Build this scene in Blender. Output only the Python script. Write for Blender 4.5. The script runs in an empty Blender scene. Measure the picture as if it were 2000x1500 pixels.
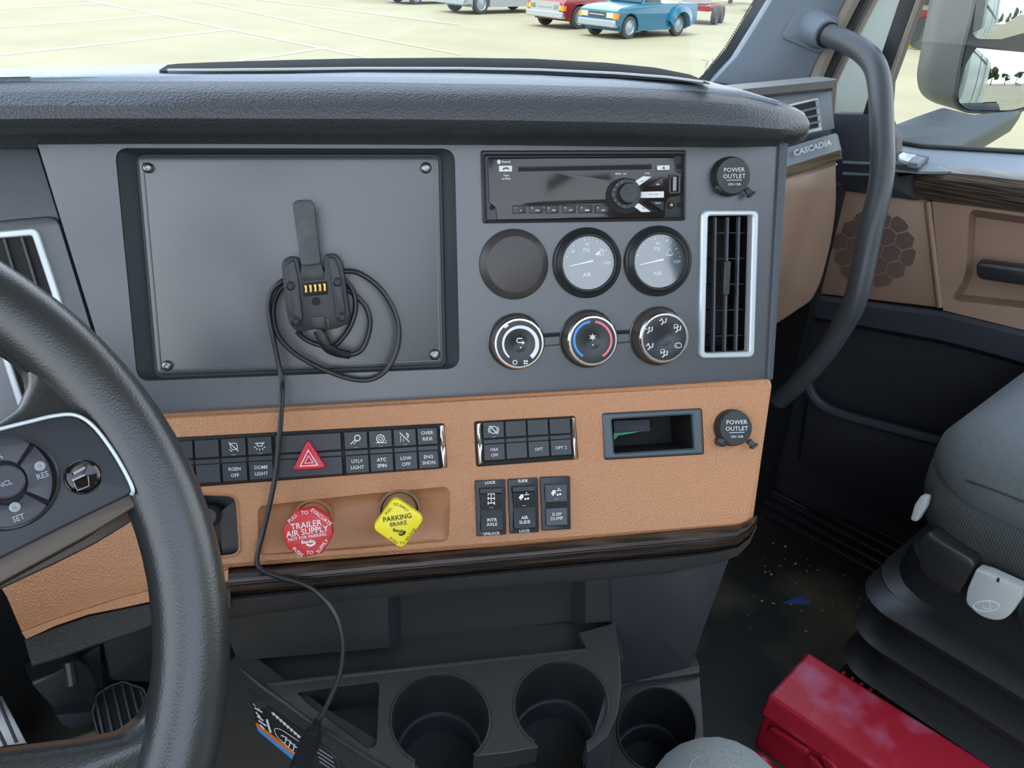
import bpy, math, random
import numpy as np
from mathutils import Vector as V, Matrix
from mathutils.geometry import tessellate_polygon
random.seed(7)
SC = bpy.context.scene; COL = SC.collection
PI = math.pi

# ------------------------------------------------------------------ camera
FPX = 1550.0
RM = ((0.75624878, -0.29361941, 0.58470114), (-0.65326511, -0.3887064, 0.64973227), (0.03650307, -0.8733241, -0.48577006))
C0 = V((0, 0, 1.05))
def ray(x, y):
    a = ((x-1000)/FPX, (y-750)/FPX, 1.0)
    return V([sum(RM[i][k]*a[k] for k in range(3)) for i in range(3)])
cam = bpy.data.cameras.new('camera'); camo = bpy.data.objects.new('camera', cam); COL.objects.link(camo)
cam.sensor_fit = 'HORIZONTAL'; cam.sensor_width = 36; cam.lens = FPX/2000*36; cam.clip_start = .02; cam.clip_end = 500
camo.matrix_world = Matrix(((RM[0][0], -RM[0][1], -RM[0][2], C0.x), (RM[1][0], -RM[1][1], -RM[1][2], C0.y), (RM[2][0], -RM[2][1], -RM[2][2], C0.z), (0, 0, 0, 1)))
SC.camera = camo

# ------------------------------------------------------------------ sky, sun, exposure
w = bpy.data.worlds.new('sky'); SC.world = w; w.use_nodes = True
nt = w.node_tree; nt.nodes.clear()
tc = nt.nodes.new('ShaderNodeTexCoord'); sx = nt.nodes.new('ShaderNodeSeparateXYZ'); rp = nt.nodes.new('ShaderNodeValToRGB')
bg = nt.nodes.new('ShaderNodeBackground'); ow = nt.nodes.new('ShaderNodeOutputWorld')
nt.links.new(tc.outputs['Generated'], sx.inputs[0]); nt.links.new(sx.outputs['Z'], rp.inputs[0])
rp.color_ramp.elements[0].position = 0; rp.color_ramp.elements[0].color = (.95, .98, 1, 1)
rp.color_ramp.elements[1].position = .8; rp.color_ramp.elements[1].color = (.60, .76, 1, 1)
nt.links.new(rp.outputs[0], bg.inputs[0]); bg.inputs[1].default_value = 2.6
nt.links.new(bg.outputs[0], ow.inputs[0])
sun = bpy.data.lights.new('sun', 'SUN'); sun.energy = 3.2; sun.angle = .01; sun.color = (1, .93, .80)
suno = bpy.data.objects.new('sun', sun); COL.objects.link(suno); suno.location = (-6, -4, 12)
SUND = V((-.40, -.05, .91)).normalized()
suno.rotation_euler = SUND.to_track_quat('Z', 'Y').to_euler()
SC.view_settings.view_transform = 'Standard'; SC.view_settings.look = 'None'
SC.view_settings.exposure = 0.38; SC.view_settings.gamma = 1; SC.view_settings.use_curve_mapping = False

# ------------------------------------------------------------------ materials
def lin(c):
    return tuple(((v/255)/12.92 if v/255 <= .04045 else ((v/255+.055)/1.055)**2.4) for v in c)+(1,)
MATS = {}
def mat(name, rgb, rough=.5, metal=0, bump=None, spec=.5, mottle=None, coat=0, trans=0):
    if name in MATS: return MATS[name]
    m = bpy.data.materials.new(name); m.use_nodes = True; t = m.node_tree; b = t.nodes['Principled BSDF']
    b.inputs['Base Color'].default_value = lin(rgb); b.inputs['Roughness'].default_value = rough
    b.inputs['Metallic'].default_value = metal; b.inputs['Specular IOR Level'].default_value = spec
    if coat: b.inputs['Coat Weight'].default_value = coat; b.inputs['Coat Roughness'].default_value = .3 if rough > .25 else .08
    co = t.nodes.new('ShaderNodeTexCoord')
    if bump:
        kind, sc, st, dist = bump
        if kind == 'grain':
            n = t.nodes.new('ShaderNodeTexVoronoi'); n.inputs['Scale'].default_value = sc; n.feature = 'F1'
            n.inputs['Randomness'].default_value = .9; out = n.outputs['Distance']
        elif kind == 'noise':
            n = t.nodes.new('ShaderNodeTexNoise'); n.inputs['Scale'].default_value = sc; n.inputs['Detail'].default_value = 3; out = n.outputs['Fac']
        else:
            n = t.nodes.new('ShaderNodeTexWave'); n.inputs['Scale'].default_value = sc; n.inputs['Distortion'].default_value = 0; n.bands_direction = 'Y'; out = n.outputs['Fac']
        t.links.new(co.outputs['Object'], n.inputs['Vector'])
        bn = t.nodes.new('ShaderNodeBump'); bn.inputs['Strength'].default_value = st; bn.inputs['Distance'].default_value = dist
        t.links.new(out, bn.inputs['Height']); t.links.new(bn.outputs[0], b.inputs['Normal'])
    if mottle:
        sc, rgb2, lo, hi = mottle[:4]
        n2 = t.nodes.new('ShaderNodeTexNoise'); n2.inputs['Scale'].default_value = sc; n2.inputs['Detail'].default_value = 5
        if len(mottle) > 4:
            mp = t.nodes.new('ShaderNodeMapping'); mp.inputs['Scale'].default_value = mottle[4]; mp.inputs['Rotation'].default_value = mottle[5] if len(mottle) > 5 else (0, 0, 0)
            t.links.new(co.outputs['Object'], mp.inputs[0]); t.links.new(mp.outputs[0], n2.inputs['Vector'])
        else: t.links.new(co.outputs['Object'], n2.inputs['Vector'])
        r2 = t.nodes.new('ShaderNodeValToRGB'); r2.color_ramp.elements[0].position = lo; r2.color_ramp.elements[1].position = hi
        r2.color_ramp.elements[0].color = lin(rgb); r2.color_ramp.elements[1].color = lin(rgb2)
        t.links.new(n2.outputs['Fac'], r2.inputs[0]); t.links.new(r2.outputs[0], b.inputs['Base Color'])
    MATS[name] = m; return m
def glassmat(name, gloss, tint=(1, 1, 1), rough=0.0):
    m = bpy.data.materials.new(name); m.use_nodes = True; t = m.node_tree; t.nodes.clear()
    o = t.nodes.new('ShaderNodeOutputMaterial'); tr = t.nodes.new('ShaderNodeBsdfTransparent'); gl = t.nodes.new('ShaderNodeBsdfGlossy'); mx = t.nodes.new('ShaderNodeMixShader')
    tr.inputs[0].default_value = tint+(1,); gl.inputs['Roughness'].default_value = rough; mx.inputs[0].default_value = gloss
    t.links.new(tr.outputs[0], mx.inputs[1]); t.links.new(gl.outputs[0], mx.inputs[2]); t.links.new(mx.outputs[0], o.inputs[0]); return m
M_fascia = mat('black moulded plastic', (64, 70, 78), .34, bump=('noise', 900, .25, .0005), spec=1.0, coat=.3)
M_plate = mat('painted blanking plate', (62, 66, 72), .32, bump=('noise', 1200, .12, .0004), spec=1.0, coat=.22)
M_recess = mat('recess plastic', (54, 62, 66), .5, bump=('noise', 900, .2, .0004))
M_brow = mat('dash leather grain', (66, 70, 76), .45, bump=('grain', 480, .6, .0010))
M_topglare = mat('dash top grain with sky glare', (112, 126, 138), .40, bump=('grain', 640, .4, .0008), spec=.8)  # lighter than the brow: grazing sky glare painted into the base colour
M_edge = mat('grey leather grain', (74, 80, 88), .5, bump=('grain', 700, .5, .0008))
M_tan = mat('tan leather grain', (188, 134, 95), .5, bump=('grain', 500, .65, .0010))
M_tanin = mat('tan smooth', (176, 123, 85), .5, bump=('grain', 700, .25, .0006))
M_wood = mat('dark wood veneer', (34, 25, 22), .38, mottle=(9, (84, 66, 54), .45, .75, (2, 2, 60)), coat=.12)
M_soft = mat('dark soft strip', (58, 57, 57), .5, bump=('grain', 650, .45, .0008))
M_con = mat('console plastic', (52, 52, 51), .30, bump=('noise', 1000, .2, .0004))
M_kick = mat('kick panel plastic', (46, 48, 55), .5, bump=('noise', 900, .2, .0004))
M_blk = mat('black plastic', (36, 38, 41), .4)
M_blk2 = mat('black button plastic', (44, 47, 52), .38, bump=('noise', 1500, .15, .0003))
M_pit = mat('black void', (12, 12, 13), .7)
M_gls = mat('gloss black', (26, 17, 20), .10, coat=.12)
M_chr = mat('chrome', (215, 213, 210), .16, 1)
M_satin = mat('satin silver', (205, 214, 220), .32, .35)
M_steel = mat('steel screw', (150, 150, 150), .35, 1)
M_wht = mat('white print', (232, 234, 236), .6)
M_gry = mat('grey print', (150, 155, 160), .6)
M_dkp = mat('black print', (30, 28, 20), .6)
M_red = mat('red knob', (205, 48, 48), .35, bump=('noise', 300, .1, .0005))
M_yel = mat('yellow knob', (246, 226, 34), .35)
M_haz = mat('hazard red', (206, 26, 46), .3)
M_blue = mat('blue print', (70, 150, 230), .5)
M_pink = mat('pink print', (236, 120, 130), .5)
M_brass = mat('gold contact', (222, 178, 96), .3, .6)
M_dial = mat('dial face', (56, 72, 84), .5)
M_cream = mat('dial print', (226, 226, 200), .5)
M_cable = mat('cable rubber', (38, 39, 41), .35)
M_grip = mat('steering leather', (44, 46, 47), .30, bump=('grain', 800, .16, .0005), spec=.7)
M_hub = mat('wheel plastic', (40, 42, 49), .42)
M_taupe = mat('taupe plastic', (86, 76, 66), .5)
M_door = mat('brown door plastic', (142, 116, 98), .5, bump=('noise', 500, .2, .0006))
M_cell = mat('dark speaker mesh', (92, 74, 66), .7, bump=('grain', 700, .5, .001))
M_grey = mat('grey trim plastic', (104, 116, 126), .5, bump=('noise', 800, .3, .0006))
M_dark = mat('dark door plastic', (44, 48, 57), .55, bump=('noise', 700, .3, .0006))
M_rail = mat('grab rail rubber', (66, 70, 74), .42)
M_floor = mat('rubber floor', (30, 30, 28), .55, bump=('noise', 60, .3, .002), mottle=(4, (104, 99, 78), .50, .78))
M_seat = mat('seat knit', (88, 94, 95), .85, bump=('grain', 500, .6, .001))
M_rib = mat('seat ribbed knit', (64, 68, 68), .85, bump=('wave', 95, .6, .0012))
M_bel = mat('bellows rubber', (40, 41, 43), .30, bump=('noise', 500, .3, .0008))
M_lev = mat('pale grey lever', (178, 184, 182), .45)
M_case = mat('scuffed case red with sky sheen', (190, 40, 58), .38, bump=('noise', 60, .1, .001), mottle=(14, (206, 120, 150), .52, .80))  # lid red lightened for sky reflection; the mottle is scuffing
M_caseb = mat('red case plain', (172, 26, 46), .4)
M_knee = mat('grey heather knit', (108, 114, 114), .9, bump=('noise', 900, .35, .0008), mottle=(500, (136, 142, 142), .35, .65, (1, 1, 4)))
M_white = mat('white truck paint', (172, 182, 174), .3)
M_seal = mat('black door seal', (24, 26, 28), .5)
M_taup2 = mat('taupe seal trim', (128, 120, 110), .6)
M_mirror = mat('mirror silver', (196, 202, 206), .0, 1)
M_mir = mat('mirror housing', (80, 85, 87), .5, bump=('noise', 500, .3, .0006))
M_glass = glassmat('window glass', .012, (.97, .98, .96))
M_lens = glassmat('gauge lens', .16, (.86, .95, 1), .06)

# ------------------------------------------------------------------ geometry helpers
Z = V((0, 0, 1))
class Pl:
    """A real plane in the cab: a point, a normal facing into the cab."""
    def __init__(s, p, n):
        s.p = V(p); s.n = V(n).normalized()
        s.u = s.n.cross(Z); s.u = (s.u if s.u.length > 1e-4 else V((1, 0, 0))).normalized()
        if s.u.dot(V((RM[0][0], RM[1][0], RM[2][0]))) < 0: s.u = -s.u
        s.v = s.n.cross(s.u).normalized()
        if s.v.z < 0 or (abs(s.v.z) < 1e-6 and s.v.y < 0): s.v = -s.v
    def hit(s, x, y, h=0):
        r = ray(x, y); p = s.p+s.n*h
        return C0+r*((p-C0).dot(s.n)/r.dot(s.n))
    def sc(s, x, y): return (s.hit(x+1, y)-s.hit(x, y)).length
def at(x, y, d): return C0+ray(x, y)*d
def inset(poly, d):
    n = len(poly); A = sum(poly[i][0]*poly[(i+1) % n][1]-poly[(i+1) % n][0]*poly[i][1] for i in range(n)); sg = 1 if A > 0 else -1
    out = []
    for i in range(n):
        p0, p1, p2 = poly[i-1], poly[i], poly[(i+1) % n]
        a = np.array(p1, float)-p0; b = np.array(p2, float)-p1; a /= max(np.hypot(*a), 1e-6); b /= max(np.hypot(*b), 1e-6)
        na = np.array((-a[1], a[0]))*sg; nb = np.array((-b[1], b[0]))*sg; m = na+nb; k = max(m.dot(na), .35)
        out.append(tuple(np.array(p1)+m*(d/k)))
    return out
def rr(q, r, n=5):
    out = []; N = len(q)
    for i in range(N):
        ri = r[i] if isinstance(r, (list, tuple)) else r
        p0, p1, p2 = [np.array(q[(i+k-1) % N], float) for k in range(3)]
        a = p0-p1; b = p2-p1; la, lb = np.hypot(*a), np.hypot(*b); c = min(ri, la*.49, lb*.49)
        A = p1+a/la*c; B = p1+b/lb*c
        for k in range(n+1):
            t = k/n; out.append(tuple((1-t)**2*A+2*t*(1-t)*(p1*.9+(A+B)*.05)+t*t*B))
    return out
def ell(cx, cy, rx, ry=None, n=40, a0=0, a1=None):
    ry = ry or rx
    if a1 is None: return [(cx+rx*math.cos(2*PI*k/n), cy+ry*math.sin(2*PI*k/n)) for k in range(n)]
    return [(cx+rx*math.cos(math.radians(a0+(a1-a0)*k/n)), cy+ry*math.sin(math.radians(a0+(a1-a0)*k/n))) for k in range(n+1)]
class MB:
    def __init__(s): s.v = []; s.f = []
    def ring(s, pts):
        i = len(s.v); s.v += [V(p) for p in pts]; return list(range(i, i+len(pts)))
    def bridge(s, a, b, closed=True):
        n = len(a)
        for k in range(n if closed else n-1): s.f.append((a[k], a[(k+1) % n], b[(k+1) % n], b[k]))
    def loft(s, rings, closed=True, cap0=False, cap1=False):
        R = [s.ring(r) for r in rings]
        for a, b in zip(R, R[1:]): s.bridge(a, b, closed)
        if cap0: s.cap(R[0])
        if cap1: s.cap(R[-1])
        return R
    def cap(s, idx):
        if len(idx) <= 4: s.f.append(tuple(idx)); return
        for t in tessellate_polygon([[s.v[i] for i in idx]]): s.f.append(tuple(idx[k] for k in t))
    def prism(s, poly, vec): return s.loft([[p for p in poly], [V(p)+vec for p in poly]], True, True, True)
    def box(s, c, a, b, d):
        c, a, b, d = V(c), V(a), V(b), V(d)
        s.loft([[c+a*i+b*j+d*k for i, j in ((-1, -1), (1, -1), (1, 1), (-1, 1))] for k in (-1, 1)], True, True, True)
    def tube(s, pts, r, seg=10, cap=True, flat=1.0, ref=None):
        pts = [V(p) for p in pts]; n = len(pts); rs = r if isinstance(r, (list, tuple)) else [r]*n; rings = []; up = None
        for i in range(n):
            t = (pts[min(i+1, n-1)]-pts[max(i-1, 0)]).normalized()
            if up is None: up = V(ref) if ref else (Z if abs(t.z) < .9 else V((1, 0, 0)))
            up = (up-t*up.dot(t)).normalized(); sd = t.cross(up)
            rings.append([pts[i]+(up*math.sin(2*PI*k/seg)*flat+sd*math.cos(2*PI*k/seg))*rs[i] for k in range(seg)])
        s.loft(rings, True, cap, cap)
    def lathe(s, c, ax, prof, seg=36, ref=None, cap0=False, cap1=False, a0=0, a1=360):
        ax = V(ax).normalized(); u = (V(ref) if ref else ax.orthogonal()); u = (u-ax*u.dot(ax)).normalized(); v = ax.cross(u)
        full = a1-a0 >= 360; m = seg if full else seg+1
        rings = [[V(c)+ax*h+(u*math.cos(math.radians(a0+(a1-a0)*k/seg))+v*math.sin(math.radians(a0+(a1-a0)*k/seg)))*max(r, 1e-5) for k in range(m)] for r, h in prof]
        s.loft(rings, full, cap0, cap1)
    def stroke(s, P, pts, wpx, h=0.0006, closed=False):
        pts = [np.array(p, float) for p in pts]; n = len(pts); L = []; Rr = []
        for i in range(n):
            a = pts[(i-1) % n] if closed or i > 0 else pts[i]; b = pts[(i+1) % n] if closed or i < n-1 else pts[i]
            t = b-a; t /= max(np.hypot(*t), 1e-6); nn = np.array((-t[1], t[0]))*wpx/2
            L.append(P.hit(*(pts[i]+nn), h)); Rr.append(P.hit(*(pts[i]-nn), h))
        a = s.ring(L); b = s.ring(Rr); s.bridge(a, b, closed)
    def poly(s, P, pts, h=0.0006): s.cap(s.ring([P.hit(x, y, h) for x, y in pts]))
    def plate(s, P, poly, h, t, bev=0, bh=None, back=True):
        """front outline lies on the plane raised by h, body goes back by t along the normal"""
        F = [P.hit(x, y, h) for x, y in poly]; bh = bh if bh is not None else bev*P.sc(*poly[0])
        rings = [[p-P.n*t for p in F]]
        if bev:
            I1 = [P.hit(x, y, h) for x, y in inset(poly, bev*.35)]; I = [P.hit(x, y, h) for x, y in inset(poly, bev)]
            rings += [[p-P.n*bh for p in F], [p-P.n*bh*.3 for p in I1], I]
        else: rings += [F]
        R = s.loft(rings, True, back, True); return R
    def pocket(s, P, poly, h, depth, ins=0, floor=True):
        F = [P.hit(x, y, h) for x, y in poly]; G = [P.hit(x, y, h)-P.n*depth for x, y in (inset(poly, ins) if ins else poly)]
        s.loft([F, G], True, False, floor)
    def frame(s, P, outer, inner, h, t, bev=1.0, depth_in=None):
        F = [P.hit(x, y, h) for x, y in outer]; I = [P.hit(x, y, h) for x, y in inner]; k = bev*P.sc(*outer[0])
        a = [P.hit(x, y, h) for x, y in inset(outer, bev)]; b = [P.hit(x, y, h) for x, y in inset(inner, -bev)]
        s.loft([[p-P.n*t for p in F], [p-P.n*k for p in F], a, b, [p-P.n*k for p in I], [p-P.n*(depth_in or t) for p in I]])
    def holed(s, P, outer, holes, h, t):
        loops = [outer]+holes; pts = [V((x, y, 0)) for l in loops for x, y in l]
        tri = tessellate_polygon([[V((x, y, 0)) for x, y in l] for l in loops])
        i = s.ring([P.hit(p.x, p.y, h) for p in pts]); s.f += [tuple(i[k] for k in q) for q in tri]
        for l in loops:
            F = [P.hit(x, y, h) for x, y in l]; s.loft([F, [p-P.n*t for p in F]])
OFF = {}
def fin(o, label=None, cat=None, group=None, kind=None):
    if label: o['label'] = label
    if cat: o['category'] = cat
    if group: o['group'] = group
    if kind: o['kind'] = kind
    return o
def root(name, loc, label=None, cat=None, group=None, kind=None):
    o = bpy.data.objects.new(name, None); o.empty_display_size = .02; o.location = V(loc); COL.objects.link(o); OFF[o.name] = V(loc)
    return fin(o, label, cat, group, kind)
def obj(name, mb, m, parent=None, label=None, cat=None, group=None, kind=None, ang=35, bevel=0, org=None):
    if parent is not None: off = OFF[parent.name]
    else:
        off = V(org) if org is not None else sum(mb.v, V((0, 0, 0)))/max(len(mb.v), 1)
        if org is None: off.z = min(v.z for v in mb.v)
    me = bpy.data.meshes.new(name); me.from_pydata([v-off for v in mb.v], [], mb.f); me.materials.append(m)
    import bmesh
    bm = bmesh.new(); bm.from_mesh(me); bmesh.ops.remove_doubles(bm, verts=bm.verts, dist=1e-6); bmesh.ops.recalc_face_normals(bm, faces=bm.faces); bm.to_mesh(me); bm.free()
    me.polygons.foreach_set('use_smooth', [True]*len(me.polygons)); me.set_sharp_from_angle(angle=math.radians(ang))
    o = bpy.data.objects.new(name, me); COL.objects.link(o)
    if parent is not None: o.parent = parent
    else: o.location = off
    OFF[o.name] = off
    if bevel:
        b = o.modifiers.new('bevel', 'BEVEL'); b.width = bevel; b.segments = 2; b.limit_method = 'ANGLE'; b.angle_limit = math.radians(40)
    return fin(o, label, cat, group, kind)
TXT = {}
def glyphs(s, bold, al):
    k = (s, bold, al)
    if k not in TXT:
        cu = bpy.data.curves.new('t', 'FONT'); cu.body = s; cu.size = 1; cu.align_x = al; cu.align_y = 'CENTER'; cu.resolution_u = 2; cu.offset = bold; cu.space_line = .8
        o = bpy.data.objects.new('t', cu); COL.objects.link(o); dg = bpy.context.evaluated_depsgraph_get(); me = o.evaluated_get(dg).to_mesh()
        TXT[k] = ([(v.co.x, v.co.y) for v in me.vertices], [tuple(p.vertices) for p in me.polygons]); o.evaluated_get(dg).to_mesh_clear()
        bpy.data.objects.remove(o); bpy.data.curves.remove(cu)
    return TXT[k]
def txt(s, P, x, y, cap, m, parent, ang=0, h=.0008, xs=1.0, bold=.012, shear=0, mb=None, name='lettering', al='CENTER'):
    vs, fs = glyphs(s, bold, al); k = cap/.70; ca, sa = math.cos(math.radians(ang)), math.sin(math.radians(ang)); own = mb is None; mb = mb or MB(); i0 = len(mb.v)
    for a, b in vs:
        a = (a*xs+shear*b)*k; b *= k; mb.v.append(P.hit(x+a*ca-b*sa, y-a*sa-b*ca, h))
    mb.f += [tuple(i+i0 for i in f) for f in fs]
    return obj(name, mb, m, parent) if own else None
def bil(q, s, t):
    a, b, c, d = [np.array(p, float) for p in q]; return tuple((a*(1-s)+b*s)*(1-t)+(d*(1-s)+c*s)*t)
def sub(q, s0, t0, s1, t1): return [bil(q, s0, t0), bil(q, s1, t0), bil(q, s1, t1), bil(q, s0, t1)]
def spline(P, n=6):
    P = [V(p) for p in P]; out = []
    for i in range(len(P)-1):
        p0, p1, p2, p3 = P[max(i-1, 0)], P[i], P[i+1], P[min(i+2, len(P)-1)]
        for k in range(n):
            t = k/n; out.append(.5*((2*p1)+(p2-p0)*t+(2*p0-5*p1+4*p2-p3)*t*t+(3*p1-p0-3*p2+p3)*t**3))
    return out+[P[-1]]

# ------------------------------------------------------------------ reference planes of the cab
NA = V((-.49796, -.79690, .34202)); NH = V((NA.x, NA.y, 0)).normalized()
A = Pl(at(1142, 364, .727), NA)
def lean(d): return NH*math.cos(math.radians(d))+Z*math.sin(math.radians(d))
B = Pl(A.hit(900, 770, .012), lean(30))
DK = Pl(at(950, 1380, .72), Z*math.cos(.21)+NH*math.sin(.21))      # cup holder deck
TR = Pl(DK.hit(900, 1295)-Z*.012, Z)                                # tray floor
BW = Pl(TR.hit(950, 1230), NH)                                      # tray back wall
O = Pl(at(1600, 300, 1.27), (-.05, -1, .12))                        # outboard dash
D = Pl(at(1700, 450, 1.43), (-math.cos(.20), -math.sin(.20), .05))  # open door
WN = V((0, -.766, .643)); W = Pl((-.124, .365, .790), WN)           # steering wheel
G = Pl((0, 0, -1.65), Z); FL = Pl((0, 0, 0), Z)
UPF = -NH                                                           # away from the driver, into the dash

# ------------------------------------------------------------------ dashboard
dash = root('dashboard', A.hit(800, 760, -.05), 'truck dashboard with black fascia, tan leather band, wood strip and padded grey brow', 'dashboard')
REC = rr([(224, 289), (888, 290), (898, 720), (268, 745)], 24)
RECF = rr([(266, 303), (861, 303), (870, 716), (303, 738)], 16)
VIN = rr([(1384, 421), (1471, 420), (1464, 687), (1377, 690)], 5)
mb = MB(); mb.holed(A, [(65, 254), (1524, 262), (1499, 752), (238, 815)], [REC, VIN], 0, .02)
obj('fascia', mb, M_fascia, dash)
mb = MB(); mb.loft([[A.hit(x, y, 0) for x, y in REC], [A.hit(x, y, -.002) for x, y in inset(REC, 2)], [A.hit(x, y, -.013) for x, y in RECF]], True, False, True)
obj('recess', mb, M_recess, dash)
mb = MB(); mb.plate(A, [(1523, 276), (1541, 279), (1511, 742), (1498, 744)], .004, .14, 3)
obj('edge_trim', mb, M_edge, dash, 'grey grained edge of the black fascia')
L = Pl(A.hit(60, 500, -.006), (NA+V((.10, .02, 0))).normalized())
mb = MB(); mb.plate(L, [(-620, 254), (62, 256), (232, 800), (250, 860), (-620, 880)], 0, .03, 2)
obj('instrument_panel', mb, M_fascia, dash)
mb = MB(); mb.plate(L, rr([(-170, 452), (20, 428), (112, 420), (228, 800), (244, 850), (-170, 866)], 20, 3), .006, .012, 9)
obj('vent_surround', mb, M_fascia, dash)
# brow pad
bx = [-520, 60, 200, 400, 700, 1000, 1200, 1350, 1450, 1520, 1556, 1574, 1581]
bl = [272, 263, 262, 262, 263, 265, 268, 270, 272, 273, 270, 262, 250]
bu = [166, 159, 159, 159, 160, 165, 170, 177, 188, 204, 216, 226, 238]
prof = [(-.25, -.004), (0, .012), (.02, .030), (.12, .047), (.3, .056), (.55, .056), (.8, .048), (.93, .038), (1, .030)]
cols = []
for i, (x, l, u) in enumerate(zip(bx, bl, bu)):
    k = min(1, (1600-x)/120)**.6
    cols.append([A.hit(x, l+(u-l)*t, h*k) for t, h in prof])
ci = [-60, 60, 200, 320, 400, 700, 1000, 1200, 1380, 1460, 1520, 1560]
mb = MB(); mb.loft(cols, False)
i = mb.ring(cols[-1]); mb.cap(i)
obj('brow_pad', mb, M_brow, dash, 'dark grained leather brow')
cy = lambda x: float(np.interp(x, [-520, 0, 320, 700, 1000, 1200, 1380, 1460, 1530, 1581], [162, 152, 139, 139, 142, 148, 163, 177, 200, 238]))
tops = []
for c, x, u in zip(cols, bx, bu):
    p = c[-1]; e = Pl(p+Z*.003, Z).hit(x, min(cy(x), u-1.5)) if u-cy(x) > 2 else p+UPF*.02
    if (e-p).length > .25: e = p+UPF*.2
    tops.append([p, p+(e-p)*.25+Z*.002, e, e+UPF*.10-Z*.006, e+UPF*.35-Z*.08, e+UPF*.37-Z*.3])
mb = MB(); mb.loft(tops, False); obj('dash_top', mb, M_topglare, dash, 'grained dash top under the windscreen, sky glare painted into its grey')
# raised demister lip behind the brow
rx = [312, 330, 400, 560, 700, 900, 1050, 1200, 1300, 1370, 1385]
r0 = [138, 139, 141, 142, 141, 142, 145, 151, 157, 163, 165]
r1 = [136, 134, 131, 126, 122.5, 121, 123, 131, 141, 155, 162]
DT = Pl(tops[4][2]+Z*.004, Z)
mb = MB(); rows = []; rows2 = []
for x, a, b in zip(rx, r0, r1):
    p = Pl(tops[4][2], Z).hit(x, a); d = (p-C0).length; q = at(x, b, (ray(x, a).dot(p-C0)/ray(x, a).length_squared)*1.03)
    rows.append([p, p+(q-p)*.35+UPF*-.004, q+UPF*.0, q+UPF*.03, q+UPF*.05-Z*.06]); rows2.append((p+(q-p)*.40-UPF*.004))
mb.loft(rows, False); obj('demister_lip', mb, mat('matte lip', (34, 38, 42), .85, spec=.15), dash)
mb = MB(); mb.tube(rows2[1:-1], .0017, 6); obj('lip_bead', mb, M_satin, dash, 'bright edge of the demister lip')
mb = MB(); P0 = Pl(at(800, 130, .86), NH); mb.plate(P0, [(788, 124), (812, 125), (816, 134), (791, 133)], .004, .01, 1.5); obj('sensor', mb, M_satin, dash, 'small light sensor on the demister lip')
# tan band
CUB = rr([(1195, 819), (1353, 809.5), (1358, 876), (1200, 886)], 4)
VAL = rr([(503, 988), (700, 966), (871, 950), (880, 960), (876, 1057), (700, 1072), (505, 1086)], 14)
KEY = rr([(380, 967), (460, 970), (467, 1082), (398, 1090)], 16)
TAN = rr([(190, 815), (1506, 738), (1510, 752), (1472, 1022), (1452, 1032), (440, 1112), (190, 1136)], [2, 5, 5, 8, 8, 2, 2])
mb = MB()
T1 = inset(TAN, 11)
mb.holed(B, T1, [CUB, VAL, KEY], 0, .002)
F = [B.hit(x, y, 0) for x, y in TAN]
mb.loft([[p-B.n*.035 for p in F], [p-B.n*.010 for p in F], [B.hit(x, y, -.003) for x, y in inset(TAN, 3)], [B.hit(x, y, 0) for x, y in T1]])
obj('leather_band', mb, M_tan, dash, 'tan leather band across the dashboard')
mb = MB(); VI = rr([(520, 1004), (700, 981), (858, 965), (864, 972), (860, 1052), (700, 1068), (520, 1082)], 14)
mb.loft([[B.hit(x, y, 0) for x, y in VAL], [B.hit(x, y, -.002) for x, y in inset(VAL, 3)], [B.hit(x, y, -.0105+.0098*min(1, max(0, (y-(1000-(x-520)*.1))/85))) for x, y in VI]], True, False, True)
obj('valve_recess', mb, M_tanin, dash, ang=70)
mb = MB(); mb.pocket(B, KEY, 0, .03, 3); mb.prism([B.hit(x, y, -.012) for x, y in [(430, 1000), (462, 975), (466, 1080), (434, 1090)]], -B.n*.01); obj('switch_pocket', mb, M_blk, dash)
mb = MB(); mb.frame(B, inset(KEY, -5), KEY, .0015, .004, 2); obj('pocket_rim', mb, M_tanin, dash)
mb = MB(); mb.lathe(B.hit(414, 1004, -.02), B.n, [(.010, 0), (.010, .012), (.007, .016), (1e-4, .017)], 20); obj('pocket_knob', mb, M_blk2, dash)
KX = [-90, 12, 42, 105, 170, 235, 305, 380, 445]
mb = MB(); mb.plate(B, [(-90, 1000), (300, 960), (372, 990), (390, 1100), (445, 1111), (305, 1150), (235, 1168), (170, 1189), (105, 1210), (42, 1235), (12, 1165), (-30, 1100)], .004, .02, 2)
obj('knee_bolster', mb, M_tan, dash)
lip = [((42, 1235), (51, 1248)), ((105, 1210), (108, 1222)), ((170, 1189), (172, 1200)), ((235, 1168), (237, 1187)), ((305, 1150), (306, 1172)), ((380, 1130), (380, 1152)), ((446, 1112), (446, 1134))]
mb = MB(); mb.loft([[B.hit(a[0], a[1], .004), B.hit(b[0], b[1], .014), B.hit(b[0], b[1]+1, .006)] for a, b in lip], False); obj('bolster_lip', mb, M_tan, dash)
st = [((48, 1246), (62, 1302)), ((108, 1222), (120, 1285)), ((172, 1200), (180, 1263)), ((237, 1186), (243, 1243)), ((306, 1172), (308, 1220)), ((380, 1152), (380, 1202)), ((450, 1134), (450, 1190))]
mb = MB(); mb.loft([[B.hit(a[0], a[1]-2, .004), B.hit(a[0], a[1]+1, .004), B.hit(a[0], a[1]+5, .009), B.hit(b[0], b[1]-3, .004), B.hit(b[0], b[1], -.002), B.hit(b[0], b[1], -.03)] for a, b in st], False); obj('bolster_edge', mb, M_soft, dash)
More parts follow.
